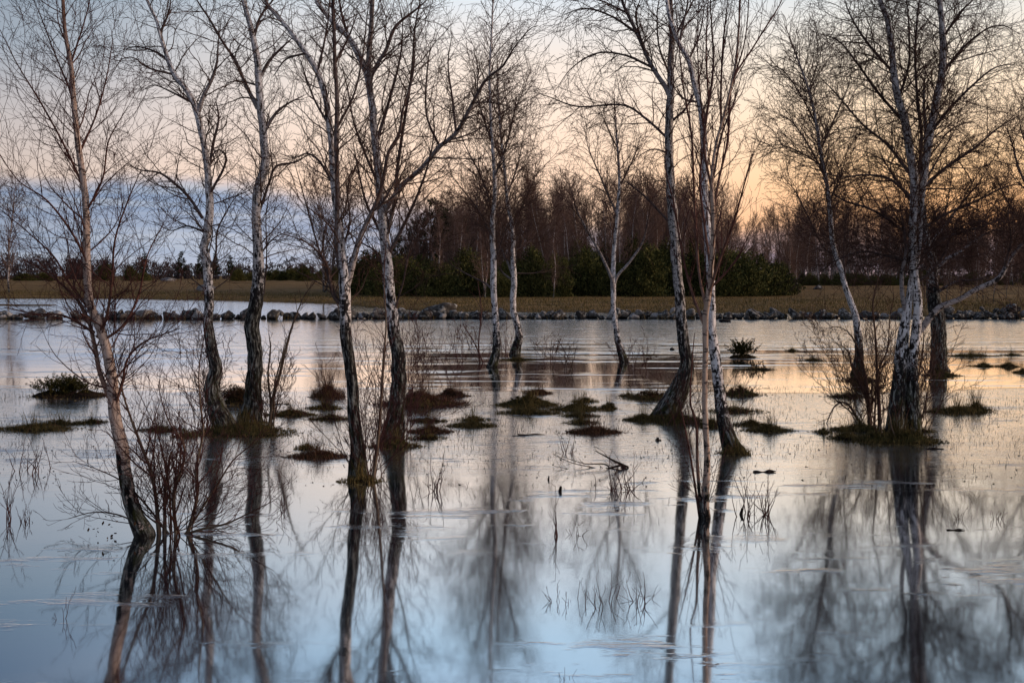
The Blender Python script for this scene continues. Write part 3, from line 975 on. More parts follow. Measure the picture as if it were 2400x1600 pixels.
def build_stones():
    rng = np.random.default_rng(11)
    protos = []
    for i in range(9):
        V, q = rock_mesh(100 + i)
        a = Acc()
        a.raw(V, quads=q)
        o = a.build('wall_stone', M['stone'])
        protos.append(o)
    used = set()
    cnt = 0
    # rows of the wall: (px from, px to, layers)
    spans = [(-30, 245, 1.3), (245, 470, 1.45), (470, 545, 1.0), (548, 590, 1.0), (612, 672, 1.2), (676, 718, 1.1), (724, 800, 1.4), (800, 1000, 1.7), (1000, 1100, 1.7),
             (1100, 1235, 1.05), (1235, 1420, 1.35), (1420, 1600, 1.9), (1600, 1700, 1.1), (1690, 1850, 1.7), (1850, 2010, 1.15), (2010, 2130, 1.0), (2200, 2440, 2.2)]

    def put(x, y, z, s, asp):
        nonlocal cnt
        if cnt >= 298:
            return
        pi = int(rng.integers(0, len(protos)))
        if pi not in used:
            o = protos[pi]
            used.add(pi)
        else:
            o = protos[pi].copy()
            COL.objects.link(o)
        o.location = (x, y, z)
        o.scale = (s * asp, s * rng.uniform(0.8, 1.2), s * rng.uniform(0.72, 0.95))
        o.rotation_euler = (rng.uniform(-0.7, 0.7), rng.uniform(-0.7, 0.7), rng.uniform(0, 6.28))
        o['label'] = 'grey lichen-spotted field stone lying in the low dry-stone wall along the far water edge'
        o['category'] = 'stone'
        o['group'] = 'stones of the low wall across the water'
        cnt += 1
    for (a, b, lay) in spans:
        Y = 50.4
        x0, x1 = (a - 1200) / F * Y, (b - 1200) / F * Y
        x = x0
        top = []
        while x < x1:
            s = 0.19 + 0.25 * rng.uniform() ** 1.7
            if rng.uniform() < 0.1:
                s *= 1.35
            x += s * 0.78
            if x > x1:
                break
            put(x, Y + rng.normal() * 0.3, s * rng.uniform(0.2, 0.5), s, rng.uniform(0.95, 1.45))
            top.append((x, s))
            x += s * 0.78
        nl = lay - 0.75
        z0 = 0.0
        while nl > 0.02 and len(top) > 1:
            nt = []
            for i in range(len(top) - 1):
                if rng.uniform() < min(1.0, nl):
                    s = 0.16 + 0.20 * rng.uniform() ** 1.5
                    put((top[i][0] + top[i + 1][0]) / 2, Y + 0.08 + rng.normal() * 0.06, z0 + 0.75 * min(top[i][1], top[i + 1][1]) + s * 0.15, s, rng.uniform(1.0, 1.45))
                    nt.append(((top[i][0] + top[i + 1][0]) / 2, s)) if (not nt or (top[i][0] + top[i + 1][0]) / 2 - nt[-1][0] < 0.6) else None
            top = nt
            z0 += 0.26
            nl -= 1.0
    for i, o in enumerate(protos):
        if i not in used:
            bpy.data.objects.remove(o)
    print('wall stones', cnt)
    # lone boulders
    for (nm, lab, px, py, wpx, hpx, Y, sd) in [
        ('boulder', 'big rounded grey boulder behind the stone wall before the dark junipers', 1034, 712, 82, 30, 57.5, 41),
        ('boulder', 'lower flat boulder beside the big rounded one behind the wall', 1004, 715, 34, 13, 58.5, 42),
        ('boulder', 'pale boulder lying out on the brown meadow at left, nearer one', 482, 690, 40, 17, 120, 43),
        ('boulder', 'small far boulder on the left meadow near the distant tree line', 397, 660, 40, 9, 330, 44),
        ('boulder', 'lone small grey boulder on the meadow right of the dark junipers', 1916, 683, 22, 10, 134, 45),
        ('boulder', 'single small dark stone poking from the rippled water left of the leaning birch', 1575, 820, 12, 8, 29.3, 46),
        ('boulder', 'flat dark stone lying just before the wall in the water', 1700, 754, 30, 7, 47.0, 47),
    ]:
        V, q = rock_mesh(sd)
        w = wpx / 2 / F * Y
        h = hpx / F * Y
        x = (px - 1200) / F * Y
        z = float(ground_z(np.array([x]), np.array([Y]))[0])
        z = max(z, 0)
        a = Acc()
        a.raw(V * np.array([w * 1.15, w * 0.8, h * 0.72]), quads=q)
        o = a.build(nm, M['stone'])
        o.location = (x, Y, z + h * 0.25)
        o['label'] = lab
        o['category'] = 'boulder'


# ------------------------------------------------------------------ the wood across the water
def far_birch_proto(seed, Ht=10.0, spread=1.0, ntw=1.0, fork=False):
    rng = np.random.default_rng(seed)
    root = thing('birch_tree', '', 'tree', (0, 0, 0))
    tr = []
    nst = 2 if fork else 1
    for k in range(nst):
        p = np.array([0.15 * k, 0, -0.3])
        pts = [[*p, 0.085]]
        d = np.array([rng.normal() * 0.06 + (0.12 * (2 * k - 1) if fork else 0), rng.normal() * 0.06, 1])
        for i in range(8):
            d = d + np.array([rng.normal() * 0.06, rng.normal() * 0.06, 0.05])
            d /= np.linalg.norm(d)
            p = p + d * Ht / 8
            pts.append([*p, 0.085 * (1 - (i + 1) / 8.6)])
        tr.append(resample(pts, 24))
    P = np.stack([t[:, :3] for t in tr])
    R = np.stack([t[:, 3] for t in tr])
    a = Acc()
    a.tubes(P, R, 7)
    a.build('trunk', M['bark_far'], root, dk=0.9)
    a = Acc()
    P1, R1 = spawn(P, R, 6.0 * ntw, rng, 2.4 * spread, (22, 48), 0.16, 0.99, 9, (0.35, 0.15), 0.09, 0.5, 0.012, 0.55)
    a.tubes(P1, R1, 4)
    P2, R2 = spawn(P1, R1, 5.0 * ntw, rng, 0.95 * spread, (22, 48), 0.12, 1.0, 6, (0.25, -0.1), 0.11, 0.6, 0.010, 0.45)
    a.tubes(P2, R2, 3)
    P3, R3 = spawn(P2, R2, 4.0 * ntw, rng, 0.5, (20, 50), 0.15, 1.0, 4, (0.1, -0.2), 0.11, 0.7, 0.009, 0.4)
    a.tubes(P3, R3, 3)
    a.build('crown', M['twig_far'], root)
    return root


def juniper_proto(seed, w=1.7, h=3.2, n=5200, peaks=5, size=0.11, mat='juniper', name='juniper_bush'):
    rng = np.random.default_rng(seed)
    root = thing(name, '', 'bush', (0, 0, 0))
    C, Dd = [], []
    tops = []
    for k in range(peaks):
        a = rng.uniform(0, 6.28)
        r = rng.uniform(0, w * 0.62)
        tops.append((math.cos(a) * r, math.sin(a) * r * 0.8, h * rng.uniform(0.55, 1.0), rng.uniform(0.38, 0.62) * w))
    tops[0] = (0, 0, h, w * 0.6)
    per = n // peaks
    for (x, y, hh, rw) in tops:
        z = rng.uniform(0, 1, per) ** 0.8
        ang = rng.uniform(0, 6.28, per)
        prof = (1 - z ** 2.6) ** 0.55 * (0.85 + 0.15 * np.sin(z * 9 + x * 3))
        rad = rw * prof * np.sqrt(rng.uniform(0.35, 1, per)) * (1 + 0.3 * np.sin(ang * 3 + z * 11 + x * 5) + 0.2 * np.sin(ang * 7 - z * 17))
        C.append(np.stack([x + np.cos(ang) * rad, y + np.sin(ang) * rad, 0.03 + z * hh * (1 + 0.1 * np.sin(ang * 4 + x * 3) + rng.normal(size=per) * 0.05)], 1))
        Dd.append(np.stack([np.cos(ang) * 0.6, np.sin(ang) * 0.6, np.full(per, 0.9)], 1))
    a = Acc()
    a.leaves(np.concatenate(C), size, rng, 2.0, np.concatenate(Dd))
    a.build('foliage', M[mat], root, smooth=False)
    a = Acc()
    P, R = [], []
    for (x, y, hh, rw) in tops:
        s = np.linspace(0, 1, 6)[:, None]
        P.append(np.array([x * 0.4, y * 0.4, -0.2]) * (1 - s) + np.array([x, y, hh * 0.8]) * s)
        R.append(np.linspace(0.07, 0.015, 6))
    a.tubes(np.array(P), np.array(R), 5)
    a.build('stem', M['wood'], root)
    return root


def pine_proto(seed, Ht=11.0):
    rng = np.random.default_rng(seed)
    root = thing('pine_tree', '', 'tree', (0, 0, 0))
    s = np.linspace(0, 1, 14)
    tr = np.stack([0.15 * np.sin(s * 4), 0.1 * np.sin(s * 3 + 1), -0.3 + s * (Ht + 0.3)], 1)
    R = 0.16 * (1 - s) + 0.015
    a = Acc()
    a.tubes(tr[None], R[None], 8)
    P1, R1 = spawn(tr[None], R[None], 5.5, rng, 2.4, (60, 85), 0.18, 0.98, 8, (0.2, 0.35), 0.08, 0.4, 0.012, 0.75)
    a.tubes(P1, R1, 4)
    a.build('trunk', M['wood'], root)
    P2, R2 = spawn(P1, R1, 6.0, rng, 0.8, (30, 60), 0.3, 1.0, 4, (0.2, 0.2), 0.1, 0.6, 0.008, 0.4)
    C = []
    D2 = []
    for f in (0.35, 0.7, 1.0):
        i = int(round(f * 3))
        c = P2[:, i]
        for r in range(3):
            C.append(c + rng.normal(size=c.shape) * 0.13)
            D2.append(P2[:, i] - P2[:, i - 1])
    D2 = np.concatenate(D2)
    D2 /= np.linalg.norm(D2, axis=1, keepdims=True) + 1e-9
    a = Acc()
    a.leaves(np.concatenate(C), 0.19, rng, 2.2, D2)
    a.tubes(P2, R2, 3)
    a.build('crown', M['pine'], root, smooth=False)
    return root


def dup(root):
    r = root.copy()
    COL.objects.link(r)
    for ch in list(root.children):
        c = ch.copy()
        COL.objects.link(c)
        c.parent = r
    return r


def place(proto, used, px, Y, sc, rot, label, cat, group, zs=None):
    if proto in used:
        o = dup(proto)
    else:
        o = proto
        used.add(proto)
    x = (px - 1200) / F * Y
    z = float(ground_z(np.array([x]), np.array([Y]))[0])
    o.location = (x, Y, max(z, -0.05))
    o.rotation_euler = (0, 0, rot)
    o.scale = (sc, sc, zs or sc)
    o['label'] = label
    o['category'] = cat
    if group:
        o['group'] = group
    return o


def build_wood():
    rng = np.random.default_rng(3)
    used = set()
    B = [far_birch_proto(200 + i, 10.0, spread=[0.8, 1.0, 0.9, 0.7, 1.0, 0.85, 0.75][i], ntw=[1.1, 1.0, 1.0, 0.9, 1.1, 1.0, 0.95][i], fork=(i in (2, 4))) for i in range(7)]
    J = [juniper_proto(300 + i, w=[2.5, 2.1, 2.9, 2.0, 2.8][i], h=[3.0, 3.6, 2.8, 3.3, 2.4][i], peaks=[6, 5, 8, 5, 8][i], n=15000, size=0.075) for i in range(5)]
    Pn = [pine_proto(400 + i, 10.5) for i in range(3)]
    lab = 'bare grey-brown birch standing in the wood beyond the stone wall'
    grp = 'bare birches of the wood across the water'

    def top_row(px):
        return np.interp(px, [880, 960, 1050, 1150, 1250, 1350, 1450, 1560, 1650, 1750, 1870], [560, 500, 440, 415, 420, 420, 420, 440, 455, 480, 500])
    # main wood
    for i in range(158):
        px = rng.uniform(925, 1880) if i < 122 else rng.uniform(1040, 1560)
        Y = rng.uniform(93, 138)
        if px > 1700:
            Y = rng.uniform(110, 165)
        want = H + (HOR - (top_row(px) + rng.uniform(-22, 120))) / F * Y
        place(B[int(rng.integers(0, 7))], used, px, Y, want / 10.0, rng.uniform(0, 6.28), lab, 'tree', grp)
    # right-hand, farther
    for i in range(104):
        px = rng.uniform(1850, 2440)
        Y = rng.uniform(185, 250)
        top = np.interp(px, [1850, 2050, 2250, 2400, 2520], [480, 470, 490, 480, 480])
        want = H + (HOR - (top + rng.uniform(-15, 55))) / F * Y
        place(B[int(rng.integers(0, 7))], used, px, Y, want / 10.0, rng.uniform(0, 6.28),
              'bare birch in the farther wood at right, across the open meadow', 'tree', 'bare birches of the farther wood at right')
    # single ones standing out
    for (px, py, top, label, bi) in [
        (22, 692, 410, 'hazy bare tree at the left edge of the meadow', 1),
        (-40, 692, 430, 'hazy bare tree half out of frame beyond the left meadow', 0),
        (759, 691, 390, 'tall hazy bare birch alone on the meadow behind the forked birch', 4),
        (1024, 703, 470, 'white-trunked birch leaning at the wood edge above the big boulder', 5),
        (1138, 706, 500, 'white-stemmed birch pair against junipers left of the slim birch', 2),
        (1297, 707, 560, 'thin pale sapling in front of the rounded juniper', 3)]:
        Y = dist(py)
        want = H + (HOR - top) / F * Y
        place(B[bi], used, px, Y, want / 10, rng.uniform(0, 6.28), label, 'tree', None)
    for i, (px, top) in enumerate([(2168, 590), (2218, 560), (2250, 600), (2290, 570), (2305, 590), (2328, 560), (2358, 590)]):
        Y = dist(708 + (i % 3) * 6) if i else 70
        want = H + (HOR - top) / F * Y
        o = place(B[[3, 6, 3, 0, 6, 3, 6][i]], used, px, Y, want / 10 * 0.75, rng.uniform(0, 6.28), 'slim pale sapling on the meadow behind the right end of the wall', 'tree', 'slim saplings behind the right end of the wall', zs=want / 10)
    # junipers
    jl = 'dark green juniper bush at the foot of the wood'
    jg = 'juniper bushes along the wood edge'
    spec = [(845, 612), (880, 600), (915, 625), (950, 605), (985, 620), (1020, 600), (1062, 612), (1096, 595), (1130, 618), (1165, 640), (1200, 622),
            (1245, 605), (1265, 618), (1330, 612), (1355, 600), (1385, 620), (1425, 600), (1455, 608), (1490, 590), (1560, 600), (1600, 612), (1640, 605), (1680, 612)]
    spec += [(1215, 628), (1283, 612), (1318, 606), (1372, 596), (1405, 606), (1440, 615), (1475, 600), (1535, 596), (1580, 606), (1620, 598), (1660, 606), (1705, 598), (1140, 600), (1080, 622), (900, 612), (1000, 628)]
    for px, top in spec:
        Y = rng.uniform(88, 104)
        want = H + (HOR - top) / F * Y
        s = want / 3.1
        place(J[int(rng.integers(0, 5))], used, px, Y, s * rng.uniform(0.85, 1.1), rng.uniform(0, 6.28), jl, 'bush', jg, zs=s)
    place(J[1], used, 1302, 87, (H + 27 / F * 87) / 3.4, 0.4, 'rounded olive juniper behind the thin pale sapling', 'bush', None)
    place(J[3], used, 1518, 88, (H + 52 / F * 88) / 3.3, 1.0, 'tallest dense juniper just left of the big leaning birch', 'bush', None)
    place(J[2], used, 1745, 92, (H + 38 / F * 92) / 2.7, 2.0, 'broad dark juniper thicket right of the thin red-stemmed birch', 'bush', None)
    place(J[4], used, 1815, 93, (H + 20 / F * 93) / 2.5, 3.0, 'rightmost juniper, sloping down to the open meadow', 'bush', None)
    place(J[0], used, 1172, 86, (H - 12 / F * 86) / 3.0, 3.0, 'small olive juniper between the two slim white birches', 'bush', None)
    # dark bushes below the farther wood at right
    for i in range(30):
        px = rng.uniform(1870, 2480)
        Y = rng.uniform(180, 196)
        place(J[int(rng.integers(0, 5))], used, px, Y, rng.uniform(0.7, 1.2), rng.uniform(0, 6.28), 'low dark bush under the farther wood at right', 'bush', 'low dark bushes under the farther wood', zs=rng.uniform(0.45, 0.9))
    # far evergreens on the left horizon
    for i in range(16):
        px = [640, 665, 690, 712, 735, 760, 300, 330, 250, 60, 100, 560, 590, 785, 805, 825][i]
        Y = rng.uniform(330, 380)
        place(J[i % 5], used, px, Y, rng.uniform(1.5, 2.6), rng.uniform(0, 6.28), 'dark evergreen clump low on the left horizon', 'bush', 'dark evergreen clumps on the left horizon', zs=rng.uniform(0.9, 1.7))
    # pines
    pl = [(1010, 478, 112, 'tall dark evergreen rising behind the boulder, highest of its clump'), (1048, 500, 108, 'dark evergreen right of the tallest one behind the boulder'),
          (972, 520, 116, 'dark evergreen left of the tallest one behind the boulder'), (1085, 520, 104, 'lower dark evergreen behind the slim white birch'), (932, 560, 104, 'leftmost dark evergreen of the wood edge')]
    for i, (px, top, Y, label) in enumerate(pl):
        want = H + (HOR - top) / F * Y
        place(Pn[i % 3], used, px, Y, want / 10.5, rng.uniform(0, 6.28), label, 'tree', None)
    for i, (px, top) in enumerate([(338, 602), (425, 598), (468, 604), (505, 602), (540, 606)]):
        Y = 420
        want = H + (HOR - top) / F * Y
        place(Pn[i % 3], used, px, Y, want / 10.5 * 1.1, rng.uniform(0, 6.28), 'small distant pine standing above the left tree line', 'tree', 'distant pines above the left tree line')
    # the depth of the wood behind its front ranks: one tangle of stems and twigs
    rng = np.random.default_rng(18)
    a = Acc()
    for i in range(330):
        right_ = i >= 150
        px = rng.uniform(1840, 2700) if right_ else rng.uniform(935, 1860)
        Y = rng.uniform(225, 275) if right_ else rng.uniform(138, 178)
        tr_ = (np.interp(px, [1840, 2050, 2250, 2450, 2700], [478, 460, 485, 475, 485]) if right_ else top_row(px) + 25) + rng.uniform(-12, 70)
        hh = H + (HOR - tr_) / F * Y
        c = np.array([(px - 1200) / F * Y, Y, 0.2])
        s = np.linspace(0, 1, 6)[:, None]
        lean = np.array([rng.normal() * 0.5, 0, 0])
        a.tubes((c + np.array([0, 0, hh * 0.95]) * s + lean * s ** 2)[None], np.linspace(0.09, 0.015, 6)[None], 4)
        n = 230
        z = 0.18 + 0.82 * rng.uniform(0, 1, n) ** 0.9
        rad = (1 - z) ** 0.6 * np.minimum(1, z * 2.2) * hh * 0.20 * np.sqrt(rng.uniform(0.02, 1, n)) + 0.05
        an = rng.uniform(0, 6.28, n)
        P0 = c + lean * z[:, None] ** 2 + np.stack([np.cos(an) * rad, np.sin(an) * rad, z * hh], 1)
        dr = np.stack([np.cos(an) * 0.55, np.sin(an) * 0.55, np.full(n, 0.8)], 1)
        a.leaves(P0, 0.42, rng, 22.0, dr)
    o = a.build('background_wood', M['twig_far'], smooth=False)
    o['kind'] = 'stuff'
    o['label'] = 'deep brown tangle of bare stems and twigs filling the wood'
    o['category'] = 'woodland'
    # far wood that reads as one mass
    rng = np.random.default_rng(8)
    a = Acc()
    for i in range(300):
        px = rng.uniform(-400, 960) if i < 250 else rng.uniform(2350, 3000)
        Y = rng.uniform(455, 540)
        top = np.interp(px, [-400, 200, 400, 560, 700, 960], [606, 606, 612, 620, 618, 612]) + rng.choice([-14, -6, 0, 4, 10, 18], p=[0.06, 0.14, 0.2, 0.25, 0.2, 0.15]) + rng.uniform(-3, 5)
        hh = H + (HOR - top) / F * Y
        c = np.array([(px - 1200) / F * Y, Y, 0.3])
        n = 190
        z = rng.uniform(0.0, 1, n)
        rad = (0.35 + 0.65 * np.sin(np.clip(z, 0, 1) * math.pi)) * hh * rng.uniform(0.24, 0.5) * np.sqrt(rng.uniform(0, 1, n))
        an = rng.uniform(0, 6.28, n)
        a.leaves(c + np.stack([np.cos(an) * rad, np.sin(an) * rad, z * hh], 1), 0.62, rng, 3.5, np.stack([np.cos(an) * 0.3, np.sin(an) * 0.3, np.ones(n)], 1))
        st = np.linspace(0, 1, 4)[:, None]
        a.tubes((c + np.array([0, 0, hh * 0.8]) * st)[None], np.linspace(0.16, 0.05, 4)[None], 4)
    for i in range(110):
        px = rng.uniform(1850, 2700)
        Y = rng.uniform(240, 300)
        hh = rng.uniform(3.5, 9.0)
        c = np.array([(px - 1200) / F * Y, Y, 0.2])
        n = 170
        z = rng.uniform(0.0, 1, n) ** 1.3
        rad = (0.55 + 0.45 * np.sin(z * math.pi)) * 3.0 * np.sqrt(rng.uniform(0, 1, n))
        an = rng.uniform(0, 6.28, n)
        a.leaves(c + np.stack([np.cos(an) * rad, np.sin(an) * rad, z * hh], 1), 0.40, rng, 4.5, np.stack([np.cos(an) * 0.3, np.sin(an) * 0.3, np.ones(n)], 1))
    o = a.build('far_treeline', M['treeline'], smooth=False)
    o['kind'] = 'stuff'
    o['label'] = 'hazy brown belts of distant woodland along the horizon'
    o['category'] = 'woodland'


# ------------------------------------------------------------------ the birches standing in the water
def build_birches():
    # 1 warm young birch, front left
    birch('birch_tree', 'slender warm-barked birch nearest at front left, leaning out of the willow shrub', 1255,
          [[(338, 1262, 52), (318, 1214, 42), (301, 1144, 37), (289, 1058, 35), (270, 987, 31), (266, 925, 29), (254, 839, 25), (234, 769, 23), (209, 706, 21), (203, 628, 20), (203, 550, 19), (199, 461, 17),
            (190, 390, 16), (180, 312, 14), (173, 250, 14), (166, 156, 12), (152, 70, 10), (147, 0, 9)]],
          [[(256, 930, 15), (232, 865, 13), (222, 810, 12), (205, 745, 10), (170, 690, 8), (110, 640, 5), (40, 600, 3)],
           [(228, 790, 10), (250, 740, 8), (262, 660, 7), (270, 560, 5), (300, 470, 4), (330, 400, 2)],
           [(240, 800, 9), (290, 760, 7), (325, 690, 6), (345, 600, 4), (385, 520, 3)],
           [(268, 960, 8), (285, 900, 7), (300, 840, 6), (340, 800, 5), (420, 770, 3)],
           [(222, 780, 9), (150, 740, 6), (80, 735, 4), (10, 720, 2)],
           [(205, 720, 8), (160, 660, 6), (125, 600, 5), (60, 540, 3), (0, 490, 2)],
           [(203, 610, 8), (165, 540, 6), (110, 470, 5), (40, 420, 3), (-20, 330, 2)],
           [(196, 440, 8), (150, 340, 6), (95, 240, 5), (40, 150, 3), (0, 70, 2)],
           [(186, 360, 7), (225, 270, 5), (250, 180, 4), (265, 90, 2)],
           [(200, 500, 7), (240, 420, 5), (255, 330, 4), (300, 250, 2)],
           [(172, 230, 6), (130, 130, 4), (100, 50, 3), (80, 0, 2)],
           [(166, 150, 6), (195, 60, 4), (210, 0, 3)]],
          dict(base=960, n1=12, l1=0.75, a1=(30, 58), up1=(0.35, 0.2), n2=13, l2=0.32, n3=12, l3=0.14, jit=0.09, t0=0.02), 'bark_warm', 'twig_red', dk=0.55, seed=11, ws=0.88)
    # 2 crooked birch
    birch('birch_tree', 'crooked white birch with a curled side branch, left of the twin birches', 1005,
          [[(522, 1010, 64), (508, 956, 52), (496, 917, 44), (504, 862, 36), (496, 816, 32), (486, 753, 29), (488, 690, 28), (486, 612, 27), (478, 580, 25), (486, 547, 24), (491, 469, 22), (486, 390, 20), (477, 336, 18),
            (467, 289, 18), (453, 242, 17), (434, 207, 15), (410, 176, 14), (395, 141, 13), (375, 78, 11), (366, 47, 9), (344, 0, 8)]],
          [[(465, 262, 14), (478, 223, 12), (496, 187, 10), (508, 148, 7), (512, 95, 4), (520, 40, 2)],
           [(474, 510, 10), (445, 465, 9), (414, 434, 8), (375, 406, 6), (328, 398, 4), (290, 380, 2)],
           [(488, 410, 9), (500, 336, 8), (512, 281, 6), (505, 230, 3)],
           [(489, 460, 9), (505, 430, 8), (522, 400, 7), (530, 370, 6), (515, 352, 5), (500, 362, 4), (505, 385, 2)],
           [(486, 640, 8), (505, 600, 6), (510, 540, 5), (540, 480, 3), (570, 440, 2)],
           [(395, 141, 8), (360, 120, 6), (320, 110, 4), (280, 120, 2)],
           [(410, 176, 7), (350, 160, 5), (310, 135, 3), (270, 145, 2)],
           [(375, 78, 7), (395, 30, 5), (400, 0, 3)],
           [(453, 242, 8), (400, 215, 5), (360, 200, 3), (330, 215, 2)],
           [(486, 547, 7), (440, 530, 5), (400, 540, 3), (360, 520, 2)]],
          dict(base=690, n1=9.5, l1=1.0, a1=(38, 68), up1=(0.25, 0.1), n2=10, l2=0.38, n3=8, l3=0.16, jit=0.15), dk=1.45, seed=22)
    # 3 straight white birch
    birch('birch_tree', 'straight black-flecked white birch, right one of the twin birches', 990,
          [[(583, 1004, 70), (592, 950, 54), (594, 917, 48), (598, 839, 45), (590, 769, 43), (602, 698, 38), (605, 612, 32), (602, 550, 28), (600, 508, 27), (605, 445, 26), (621, 390, 25), (617, 312, 23),
            (608, 234, 22), (605, 156, 20), (594, 94, 17), (578, 31, 14), (570, 0, 13)]],
          [[(604, 255, 13), (578, 203, 11), (551, 141, 9), (523, 101, 7), (492, 47, 6), (461, 0, 4)],
           [(611, 178, 12), (633, 141, 9), (664, 109, 6), (690, 85, 3)],
           [(619, 310, 11), (644, 269, 9), (672, 245, 6), (720, 220, 3)],
           [(600, 520, 9), (630, 430, 7), (648, 390, 7), (695, 379, 5), (740, 350, 2)],
           [(594, 94, 9), (610, 40, 7), (640, 0, 5)],
           [(607, 600, 6), (640, 560, 4), (680, 540, 2)],
           [(603, 200, 7), (560, 190, 4), (530, 195, 2)],
           [(618, 690, 5), (625, 600, 4), (624, 500, 3), (640, 420, 2)]],
          dict(base=640, n1=9, l1=1.0, a1=(40, 70), up1=(0.25, -0.05), n2=12, l2=0.38, n3=8, l3=0.17, jit=0.13), dk=1.8, seed=33)
    # 4 forked birch
    birch('birch_tree', 'forked white birch with dark mossy foot in the water, left of the spreading birch', 1118,
          [[(836, 1122, 54), (838, 1050, 41), (830, 972, 35), (823, 886, 33), (811, 808, 34), (809, 737, 35), (807, 680, 35), (804, 640, 32), (801, 594, 24), (791, 500, 23), (784, 437, 23), (780, 375, 21), (773, 297, 19), (764, 226, 18),
            (744, 168, 17), (717, 125, 15), (686, 82, 13), (647, 35, 11), (623, 4, 9)]],
          [[(812, 668, 24), (826, 620, 20), (842, 562, 16), (870, 500, 13), (893, 445, 11), (910, 360, 9), (936, 312, 8), (944, 258, 7), (967, 180, 5), (975, 90, 3)],
           [(795, 630, 12), (788, 560, 13), (791, 460, 13), (788, 336, 13), (790, 234, 13), (785, 150, 11), (783, 78, 10), (780, 0, 9)],
           [(806, 720, 10), (780, 690, 9), (765, 620, 8), (735, 580, 6), (700, 560, 4), (650, 545, 2)],
           [(820, 760, 9), (790, 700, 8), (770, 650, 7), (740, 560, 5), (715, 470, 4), (690, 380, 2)],
           [(784, 437, 9), (750, 380, 7), (720, 360, 5), (690, 370, 3), (655, 360, 2)],
           [(773, 297, 9), (740, 240, 6), (720, 190, 5), (700, 130, 3)],
           [(744, 168, 8), (760, 100, 6), (770, 40, 4), (772, 0, 3)],
           [(790, 300, 8), (830, 220, 6), (850, 130, 5), (860, 40, 3), (865, 0, 2)],
           [(785, 150, 8), (820, 80, 5), (840, 20, 3)],
           [(870, 500, 8), (900, 470, 6), (935, 400, 4), (950, 330, 2)],
           [(717, 125, 7), (670, 140, 5), (640, 180, 3)],
           [(800, 590, 8), (820, 520, 6), (815, 440, 4), (840, 380, 2)]],
          dict(base=760, n1=10, l1=0.8, a1=(30, 60), up1=(0.3, 0.15), n2=10, l2=0.33, n3=9, l3=0.14, jit=0.12), dk=1.45, seed=44)
    # 5 spreading birch
    birch('birch_tree', 'spreading birch with long dark limb reaching far out to the right', 1040,
          [[(914, 1048, 66), (924, 985, 52), (930, 956, 48), (932, 894, 46), (928, 831, 42), (919, 777, 38), (912, 691, 34), (909, 620, 30), (903, 594, 29), (895, 500, 26), (887, 390, 23), (877, 312, 21), (870, 234, 20), (862, 180, 20),
            (842, 133, 19), (815, 86, 17), (776, 47, 14), (741, 0, 12)]],
          [[(895, 505, 17), (936, 441, 14), (991, 391, 13), (1030, 344, 13), (1069, 312, 12), (1108, 242, 11), (1139, 187, 8), (1178, 156, 6), (1202, 117, 4), (1240, 70, 3), (1262, 60, 2)],
           [(870, 236, 15), (866, 180, 15), (865, 117, 14), (870, 60, 13), (873, 0, 12)],
           [(864, 190, 12), (885, 150, 12), (905, 117, 11), (928, 62, 9), (975, 23, 6), (1000, 0, 4)],
           [(905, 560, 12), (925, 470, 11), (932, 390, 10), (945, 300, 9), (958, 220, 8), (967, 150, 7), (972, 70, 5), (985, 0, 4)],
           [(908, 600, 11), (950, 520, 9), (985, 440, 7), (1010, 360, 5), (1020, 280, 3)],
           [(880, 340, 11), (905, 260, 9), (925, 190, 7), (940, 120, 5), (945, 40, 3)],
           [(1069, 312, 8), (1060, 230, 6), (1050, 150, 4), (1060, 80, 2)],
           [(1030, 344, 8), (1000, 270, 6), (1000, 180, 5), (1010, 100, 3)],
           [(1108, 242, 6), (1150, 240, 4), (1190, 250, 2)],
           [(1050, 330, 6), (1110, 310, 4), (1170, 270, 3), (1210, 240, 2)],
           [(890, 440, 9), (860, 370, 7), (830, 290, 5), (815, 210, 4), (800, 150, 2)],
           [(900, 560, 9), (860, 480, 7), (840, 400, 5), (825, 320, 3)],
           [(815, 86, 9), (800, 30, 7), (795, 0, 5)],
           [(905, 640, 8), (880, 590, 6), (850, 570, 4), (800, 530, 2)],
           [(920, 740, 7), (945, 660, 5), (960, 580, 4), (990, 500, 2)]],
          dict(base=700, n1=9.5, l1=0.9, a1=(30, 62), up1=(0.35, 0.1), n2=11, l2=0.36, n3=9, l3=0.16, jit=0.12), dk=1.3, seed=55)
    # 6 slim centre
    birch('birch_tree', 'slim straight white birch in mid-water, left of the curved one', 860,
          [[(1150, 866, 28), (1162, 823, 22), (1162, 761, 19), (1157, 667, 18), (1156, 600, 17), (1155, 508, 14), (1161, 437, 12), (1155, 344, 10), (1148, 195, 8), (1151, 102, 6), (1156, 0, 4)]],
          [[(1158, 680, 7), (1130, 660, 5), (1090, 640, 4), (1040, 610, 2)],
           [(1155, 500, 6), (1130, 420, 5), (1090, 340, 3), (1070, 280, 2)],
           [(1156, 560, 6), (1120, 490, 5), (1080, 440, 3), (1050, 400, 2)],
           [(1158, 420, 6), (1190, 330, 5), (1210, 250, 3), (1235, 200, 2)],
           [(1155, 340, 5), (1125, 250, 4), (1110, 170, 2)],
           [(1158, 620, 5), (1185, 540, 4), (1215, 480, 2)]],
          dict(base=640, n1=9, l1=1.35, a1=(25, 48), up1=(0.2, -0.3), n2=7.5, l2=0.62, up2=(0.0, -0.4), n3=6, l3=0.32, up3=(-0.1, -0.5), jit=0.09), dk=0.5, seed=66, ext=1.0)
